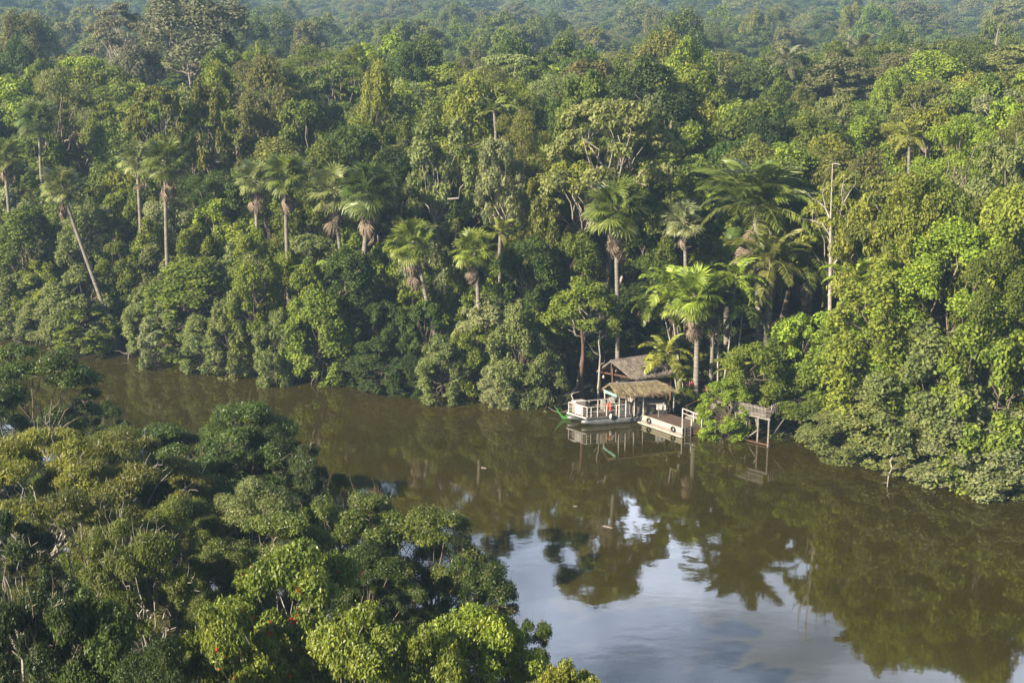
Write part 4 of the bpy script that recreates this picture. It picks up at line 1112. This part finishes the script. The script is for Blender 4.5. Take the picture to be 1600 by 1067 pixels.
for a in (.9, LD - .75):
    tg = []
    for (R0, r0) in ((.17, .06),):
        V, Fq = [], []; n1, n2 = 18, 8; c = dp(a, -.075 - .06, .36); ax = dB; ay = Vector((0, 0, 1)); an = ax.cross(ay)
        for i in range(n1):
            for j in range(n2):
                t, p_ = 2 * math.pi * i / n1, 2 * math.pi * j / n2
                q = c + (ax * math.cos(t) + ay * math.sin(t)) * (R0 + r0 * math.cos(p_)) + an * r0 * math.sin(p_); V.append(tuple(q))
        for i in range(n1):
            for j in range(n2): Fq.append((i * n2 + j, ((i + 1) % n1) * n2 + j, ((i + 1) % n1) * n2 + (j + 1) % n2, i * n2 + (j + 1) % n2))
    me = quad_mesh('tyre_fender', V, Fq, BLACK, smooth=True); o = link(bpy.data.objects.new('tyre_fender', me))
    tag(o, 'old tyre hung on the pale dock side, ' + ('nearer the boat' if a < 1 else 'nearer the outer corner'), 'tyre', 'tyres hung as fenders on the dock')
m = MB()
for b in (WD * .03, WD * .24): m.beam(dp(LD + .08, b + .08, -.3), dp(LD + .08, b + .08, .75), .04)
for z in (.05, .28, .5): m.beam(dp(LD + .08, WD * .03 + .08, z), dp(LD + .08, WD * .24 + .08, z), .035)
m.build('ladder', METAL, dock)
# gangway from the dock to the shore
m = MB(); g0 = dp(LD * .5, WD, .62); g1 = Vector((g0.x + 2.6, g0.y + 2.0, 1.3))
gw = empty('gangway', g0, 'plank gangway from the floating dock up towards the bank', 'gangway')
m.beam(g0, g1, .9, .08); m.build('walkway', GREYWOOD, gw)
for s in (-.42, .42):
    m = MB(); n_ = Vector((-(g1 - g0).y, (g1 - g0).x, 0)).normalized() * s
    for t in (0.05, .5, .95): q = g0.lerp(g1, t) + n_; m.beam(q, q + Vector((0, 0, .85)), .06)
    m.beam(g0 + n_ + Vector((0, 0, .85)), g1 + n_ + Vector((0, 0, .85)), .05); m.build('handrail', BROWNW, gw)

def rope(pts, name, label):
    m = MB(); m.tube(pts, [.02] * len(pts), 5); tag(m.build(name, GREYWOOD, None, smooth=True), label, 'rope')
p0, p1 = bp(3.3, .05, .75), dp(.3, -.02, .72)
rope([p0.lerp(p1, t) - Vector((0, 0, .35 * math.sin(math.pi * t))) for t in (0, .2, .4, .6, .8, 1)], 'mooring_rope', 'slack grey rope tying the boat to the near corner of the dock')
p0, p1 = bp(.05, WL, .8), bp(.4, WL + 2.6, .4)
rope([p0.lerp(p1, t) - Vector((0, 0, .3 * math.sin(math.pi * t))) for t in (0, .2, .4, .6, .8, 1)], 'mooring_rope', 'slack rope running from the boat bow back to the bank')
# ------------------------------------------------------------------ stilted jetty
def jetty():
    P = [G(1148, 684), G(1165, 687.5), G(1183, 692.5), G(1199.5, 698)]
    j = empty('stilted_jetty', P[1], 'grey stilted jetty with picket rail, half hidden by an overhanging shrub', 'jetty')
    back = Vector((1.3, 3.2, 0)); ht = 2.0
    for k, p in enumerate(P):
        for bk in (0, 1):
            if k == 0 and bk == 0: pass
            q = p + back * bk
            m = MB(); m.beam((q.x, q.y, -.5), (q.x, q.y, ht if bk == 0 else ht), .11 if k else .09); m.build('stilt', GREYWOOD, j, .01)
    m = MB(); m.beam(P[0] + Vector((-.2, 0, .1)), P[3] + Vector((.15, 0, .1)), .1, .08); m.build('low_beam', BROWNW, j)
    m = MB(); m.beam(P[0] + Vector((0, -.02, ht)), P[3] + Vector((.1, -.02, ht)), .12, .12); m.beam(P[0] + back + Vector((0, 0, ht)), P[3] + back + Vector((0, 0, ht)), .12, .12); m.build('deck_beam', GREYWOOD, j)
    m = MB()
    d = P[3] - P[0]
    for i in range(14):
        a = P[0] + d * (i + .5) / 14 + Vector((0, 0, ht + .09)); m.beam(a, a + back, d.length / 14 - .02, .04)
    m.build('deck', GREYWOOD, j)
    m = MB(); m.beam(P[1] + Vector((.1, -.03, .2)), P[2] + Vector((-.05, -.03, 1.0)), .08); m.beam(P[1] + Vector((.6, -.03, 1.75)), P[2] + Vector((0, -.05, 1.1)), .08)
    m.beam(P[0] + Vector((0, .1, 1.2)), P[1] + Vector((0, .1, .1)), .04); m.beam(P[3] + Vector((.1, .1, .5)), P[3] + Vector((1.2, .6, 1.9)), .04); m.build('brace', GREYWOOD, j)
    n = 26
    m = MB()
    q0 = P[0] + Vector((-.35, .1, ht + .1)); q1 = P[3] + Vector((-.25, .1, ht + .1))
    for i in range(n):
        a = q0.lerp(q1, i / (n - 1)); m.beam(a, a + Vector((0, 0, .78 + .04 * math.sin(i * 5))), .045, .025)
    m.build('pickets', GREYWOOD, j)
    m = MB(); m.beam(q0 + Vector((0, .03, .62)), q1 + Vector((0, .03, .62)), .04, .06); m.beam(q0 + Vector((0, .03, .15)), q1 + Vector((0, .03, .15)), .04, .06); m.build('picket_rail', GREYWOOD, j)
    m = MB()
    q0 = P[3] + Vector((.3, .8, ht + .1)); q1 = P[3] + Vector((3.2, 2.6, ht + .2))
    for i in range(20):
        a = q0.lerp(q1, i / 19); m.beam(a, a + Vector((0, 0, .75)), .06, .025)
    m.build('pickets', GREYWOOD, j)
jetty()

# ------------------------------------------------------------------ hut
def hut():
    r0 = ZP(953.5, 563.5, 104.9); r1 = ZP(1029, 552.5, 106.2)
    e0 = ZP(988, 591, 103.5); e1 = ZP(1055, 579.5, 104.8)
    b0 = Vector((r0.x - 1.0, r0.y + 1.1, r0.z - 1.15)); b1 = Vector((r1.x - .6, r1.y + 1.3, r1.z - 1.15))
    print('hut', r0, r1, e0, e1)
    gz = .5
    h = empty('thatched_hut', ((e0.x + r1.x) / 2, r0.y, gz), 'open-sided hut with smooth grey thatched roof just behind the boat', 'hut')
    thatch('thatched_roof', h, [(r0, r1, e1, e0), (r0, r1, b1, b0)], THATCH, .12, 300, 9, (r0, r1), THATCH, .38, .12)
    m = MB(); fl = [e0 + Vector((.3, .2, 0)), e1 + Vector((-.3, .2, 0)), b1 + Vector((-.3, -.1, 0)), b0 + Vector((.3, 0, 0))]
    m.hexa([Vector((p.x, p.y, gz + .1)) for p in fl] + [Vector((p.x, p.y, gz + .25)) for p in fl]); m.build('floor', BROWNW, h)
    posts = [fl[0], fl[0].lerp(fl[1], .5), fl[1], fl[2], fl[3], fl[3].lerp(fl[0], .35)]
    for p in posts:
        m = MB(); m.beam((p.x, p.y, 0), (p.x, p.y, p.z + .02 if p is not posts[-1] else p.z + .4), .12); m.build('post', BROWNW, h, .01)
    m = MB()
    m.beam(fl[0] + Vector((-.1, 0, -.06)), fl[3] + Vector((0, 0, -.06)), .1); m.beam(r0 + Vector((.1, .05, -.12)), e0 + Vector((.15, .1, -.12)), .09); m.beam(r0 + Vector((.1, .05, -.12)), b0 + Vector((.15, 0, -.12)), .09)
    m.beam(fl[0] + Vector((0, 0, -.06)), fl[1] + Vector((0, 0, -.06)), .1); m.beam(Vector((r0.x + .1, r0.y, r0.z - .15)), Vector((r0.x + .1, r0.y, fl[0].z - .1)), .08)
    m.beam(r0 + Vector((.15, 0, -.15)), r1 + Vector((-.15, 0, -.15)), .09); m.build('roof_frame', BROWNW, h)
    m = MB()
    for (a, b) in ((fl[0], fl[1]), (fl[1], fl[2])):
        for z in (gz + .7, gz + 1.1): m.beam(Vector((a.x, a.y, z)), Vector((b.x, b.y, z)), .07)
    m.build('railing', BROWNW, h)
    lp = Vector((b0.x + .55, b0.y - .55, b0.z - .28)); m = MB(); m.tube([lp + Vector((0, 0, .12)), lp + Vector((0, 0, .05)), lp + Vector((0, 0, -.12)), lp + Vector((0, 0, -.16))], [.02, .09, .09, .03], 8)
    tag(m.build('hanging_lantern', WHITE, None, smooth=True), 'small white lantern hanging at the left gable of the hut', 'lantern')
hut()
# far cabin glimpsed through the trees on the right
def bromeliad(px, py, Y, label, mat=MAGENTA):
    rng = np.random.default_rng(int(px)); c = ZP(px, py, Y)
    o = empty('bromeliad', (c.x, c.y, c.z - .45), label, 'plant')
    P = np.zeros((26, 3)); th = rng.uniform(0, 6.28, 26); d = norm(np.stack([np.cos(th), np.sin(th), rng.uniform(.3, 1.6, 26)], 1))
    s = norm(np.cross(d, [0, 0, 1])); ln = rng.uniform(.3, .55, (26, 1))
    V = np.stack([d * .02 - s * .03, d * .02 + s * .03, d * ln + s * .01, d * ln - s * .01], 1).reshape(-1, 3) + np.array([0, 0, .3]); 
    part('flower', quad_mesh('bract', V, np.arange(104).reshape(26, 4), mat), o)
    V2 = V * 1.25 - np.array([0, 0, .22]); part('leaves', quad_mesh('strap_leaves', V2, np.arange(104).reshape(26, 4), PALM, np.full(26, .4)), o, color=C_['deep'])
bromeliad(1078, 601, 103.2, 'magenta bromeliad between the slender palm trunks and straw-skirted palm')
bromeliad(1105, 609, 102.2, 'small red-pink bromeliad just right of the straw-skirted palm foot')

# floating sticks
def stick(px, py, ln, rot, label):
    c = G(px, py, .02); rng = np.random.default_rng(int(px)); d = np.array([math.cos(rot), math.sin(rot), 0]) * ln / 2
    V, Fq = tubes([(bent(rng, -d, d, 6, .02, .03), [.02, .05, .05, .045, .035, .015])], 6)
    o = link(bpy.data.objects.new('floating_stick', quad_mesh('stick', V, Fq, GREYWOOD, smooth=True))); o.location = c
    tag(o, label, 'stick')
stick(949, 823, .7, -.45, 'pale stick floating where the tall palm reflection ends')
stick(899, 791, .28, 0, 'tiny pale stick floating in dark water left of the tall palm reflection')
stick(756, 731, .4, -.3, 'brown stick floating near the near-bank point')

# ------------------------------------------------------------------ label the automatically placed trees
LM = [(-60, 'at the far left edge'), (150, 'above the leaning fan palm'), (260, 'above the left pair of fan palms'), (420, 'above the close pair of fan palms'),
      (575, 'above the big dark-headed fan palm'), (690, 'above the short leaning fan palm'), (800, 'above the thin ragged fan palm'), (960, 'above the tallest fan palm'),
      (1085, 'above the straw-skirted fan palm'), (1190, 'above the huge feather palm'), (1300, 'above the bare pale-barked tree'), (1400, 'left of the great vine-covered tree'),
      (1500, 'above the great vine-covered tree'), (1600, 'at the right edge')]
LM[0] = (30, 'at the far left edge')
LM += [(a + 5000, b) for a, b in NBLM]
def fallen(px, py, dx, label):
    rng = np.random.default_rng(int(px)); c = G(px, py, .1); base = np.array([c.x, c.y + 2.0, 1.6])
    e = np.array([c.x + dx, c.y - .9, -.15])
    main = bent(rng, base, e, 8, .08, .03); paths = [(main, np.linspace(.09, .03, 8))]
    for k in range(7):
        s = main[2 + k % 5]; t_ = s + rng.normal(size=3) * .6 + np.array([dx * .3, -.5, .1]); paths.append((bent(rng, s, t_, 4, 0, .08), np.linspace(.035, .008, 4)))
    V, Fq = tubes(paths, 6); V = V - base
    o = link(bpy.data.objects.new('fallen_branch', quad_mesh('fallen_branch', V, Fq, BRANCH, smooth=True))); o.location = tuple(base); tag(o, label, 'branch')
fallen(590, 606, 1.2, 'bare branch hanging into the water at the dark inlet')
fallen(905, 642, -.8, 'fallen grey branch in the water just left of the green canoe')
fallen(1405, 752, -1.0, 'pale dead branch trailing in the water under the right bank shrubs')
fallen(752, 628, .9, 'bare branch poking out between the two pale waterside shrubs')
fallen(222, 556, -1.0, 'grey branch reaching into the water on the left bank')
def ordn(n): return {1: 'nearest', 2: 'second', 3: 'third'}.get(n, f'{n}th') if n < 21 else f'{n}th'
buck = {}
for t in TREES:
    if t['label']: t['o']['label'] = t['label']; continue
    px, py, fw = proj(t['x'], t['y'], t['z'] - 2)
    if t.get('near'): px += 5000
    li = min(range(len(LM)), key=lambda i: abs(LM[i][0] - px))
    t['px'] = px; buck.setdefault((li, t['fam'], t['col']), []).append(t)
WORDS = ['nearest', 'second nearest', 'third nearest', 'fourth nearest', 'fifth nearest', 'sixth nearest', 'seventh nearest', 'eighth nearest', 'ninth nearest', 'tenth nearest']
for (li, fam, c), ts in buck.items():
    ts.sort(key=lambda t: t['y'])
    n = FAM[fam][1]; kind = 'shrub' if fam == 'mound' else 'tree'
    for i, t in enumerate(ts):
        pos = LM[li][1]
        if fam == 'mound' and 'above' in pos: pos = pos.replace('above', 'below')
        o = t['o']
        o['label'] = (f"{WORDS[min(i, 9)]} " if len(ts) > 1 else '') + f"{CNAME[c]} {n} {kind} {pos}"
for t in TREES:
    if t['auto']: t['o']['group'] = 'low trees on the near bank' if t.get('near') else 'shrubs crowding the far bank' if t['fam'] == 'mound' else 'rainforest trees behind the far bank'

# ------------------------------------------------------------------ air, light, camera
def haze():
    m, nt, out = new_mat('haze_air')
    pv = nt.nodes.new('ShaderNodeVolumePrincipled'); pv.inputs['Density'].default_value = HAZE; pv.inputs['Color'].default_value = (.48, .72, 1, 1)
    pv.inputs['Anisotropy'].default_value = .1
    L(nt, pv.outputs[0], out.inputs['Volume'])
    mb = MB(); x0, x1, y0, y1, z0, z1 = -1300, 1300, -330, 1450, -5, 62
    mb.hexa([(x0, y0, z0), (x1, y0, z0), (x1, y1, z0), (x0, y1, z0), (x0, y0, z1), (x1, y0, z1), (x1, y1, z1), (x0, y1, z1)])
    o = mb.build('haze', m); o['kind'] = 'stuff'
HAZE = .0003
haze()
SUN_EL = 30.0; SUN_AZ_VEC = Vector((-.81, -.59, 0)).normalized()
def world():
    w = bpy.data.worlds.new('World'); scene.world = w; w.use_nodes = True; nt = w.node_tree
    for n in list(nt.nodes): nt.nodes.remove(n)
    out = nt.nodes.new('ShaderNodeOutputWorld'); bg = nt.nodes.new('ShaderNodeBackground'); bg.inputs['Strength'].default_value = SKY
    sky = nt.nodes.new('ShaderNodeTexSky'); sky.sky_type = 'NISHITA'; sky.sun_disc = False
    sky.sun_elevation = R(SUN_EL); sky.sun_rotation = math.atan2(SUN_AZ_VEC.x, SUN_AZ_VEC.y)
    tc = nt.nodes.new('ShaderNodeTexCoord'); sp = nt.nodes.new('ShaderNodeSeparateXYZ'); L(nt, tc.outputs['Generated'], sp.inputs[0])
    zz = math_node(nt, 'ADD', math_node(nt, 'MAXIMUM', sp.outputs[2], 0.0), .18)
    cb = nt.nodes.new('ShaderNodeCombineXYZ'); L(nt, math_node(nt, 'DIVIDE', sp.outputs[0], zz), cb.inputs[0]); L(nt, math_node(nt, 'DIVIDE', sp.outputs[1], zz), cb.inputs[1])
    nz = nt.nodes.new('ShaderNodeTexNoise'); nz.inputs['Scale'].default_value = 1.7; nz.inputs['Detail'].default_value = 7; nz.inputs['Roughness'].default_value = .55
    L(nt, cb.outputs[0], nz.inputs['Vector'])
    rp = nt.nodes.new('ShaderNodeMapRange'); rp.inputs[1].default_value = .36; rp.inputs[2].default_value = .64; rp.interpolation_type = 'SMOOTHSTEP'
    L(nt, nz.outputs['Fac'], rp.inputs[0])
    fw = nt.nodes.new('ShaderNodeMapRange'); fw.inputs[1].default_value = .45; fw.inputs[2].default_value = .8; L(nt, sp.outputs[1], fw.inputs[0])
    bd = nt.nodes.new('ShaderNodeMapRange'); bd.inputs[1].default_value = .62; bd.inputs[2].default_value = .45; L(nt, sp.outputs[2], bd.inputs[0])
    msk = math_node(nt, 'MULTIPLY', math_node(nt, 'MULTIPLY', rp.outputs[0], fw.outputs[0]), bd.outputs[0])
    mx = nt.nodes.new('ShaderNodeMix'); mx.data_type = 'RGBA'; L(nt, msk, mx.inputs['Factor'])
    L(nt, sky.outputs[0], mx.inputs[6]); mx.inputs[7].default_value = (*CLOUD, 1)
    L(nt, mx.outputs[2], bg.inputs['Color']); L(nt, bg.outputs[0], out.inputs['Surface'])
EXPO = 1.75; SKY = .05; CLOUD = (20, 22.5, 28)
world()
sl = bpy.data.lights.new('sun', 'SUN'); sl.energy = 5.0; sl.angle = R(.5); sl.color = (1, .88, .69)
so = link(bpy.data.objects.new('sun', sl)); so['kind'] = 'helper'
sd = SUN_AZ_VEC * math.cos(R(SUN_EL)) + Vector((0, 0, math.sin(R(SUN_EL))))
so.rotation_euler = sd.to_track_quat('Z', 'Y').to_euler()
cam = bpy.data.cameras.new('camera'); cam.lens = 50; cam.sensor_width = 36; cam.clip_end = 6000; cam.clip_start = .5
co = link(bpy.data.objects.new('camera', cam)); co.location = (0, 0, CAM_H); co.rotation_euler = (math.pi / 2 - PITCH, 0, 0)
scene.camera = co
scene.view_settings.view_transform = 'Standard'; scene.view_settings.look = 'None'; scene.view_settings.exposure = EXPO; scene.view_settings.gamma = 1
cy = scene.cycles
cy.max_bounces = 5; cy.diffuse_bounces = 2; cy.glossy_bounces = 2; cy.transmission_bounces = 3; cy.volume_bounces = 0; cy.transparent_max_bounces = 4
cy.use_denoising = True; cy.denoising_prefilter = 'ACCURATE'; cy.use_adaptive_sampling = True; cy.adaptive_threshold = .02; cy.caustics_reflective = False; cy.caustics_refractive = False
cy.sample_clamp_indirect = 4
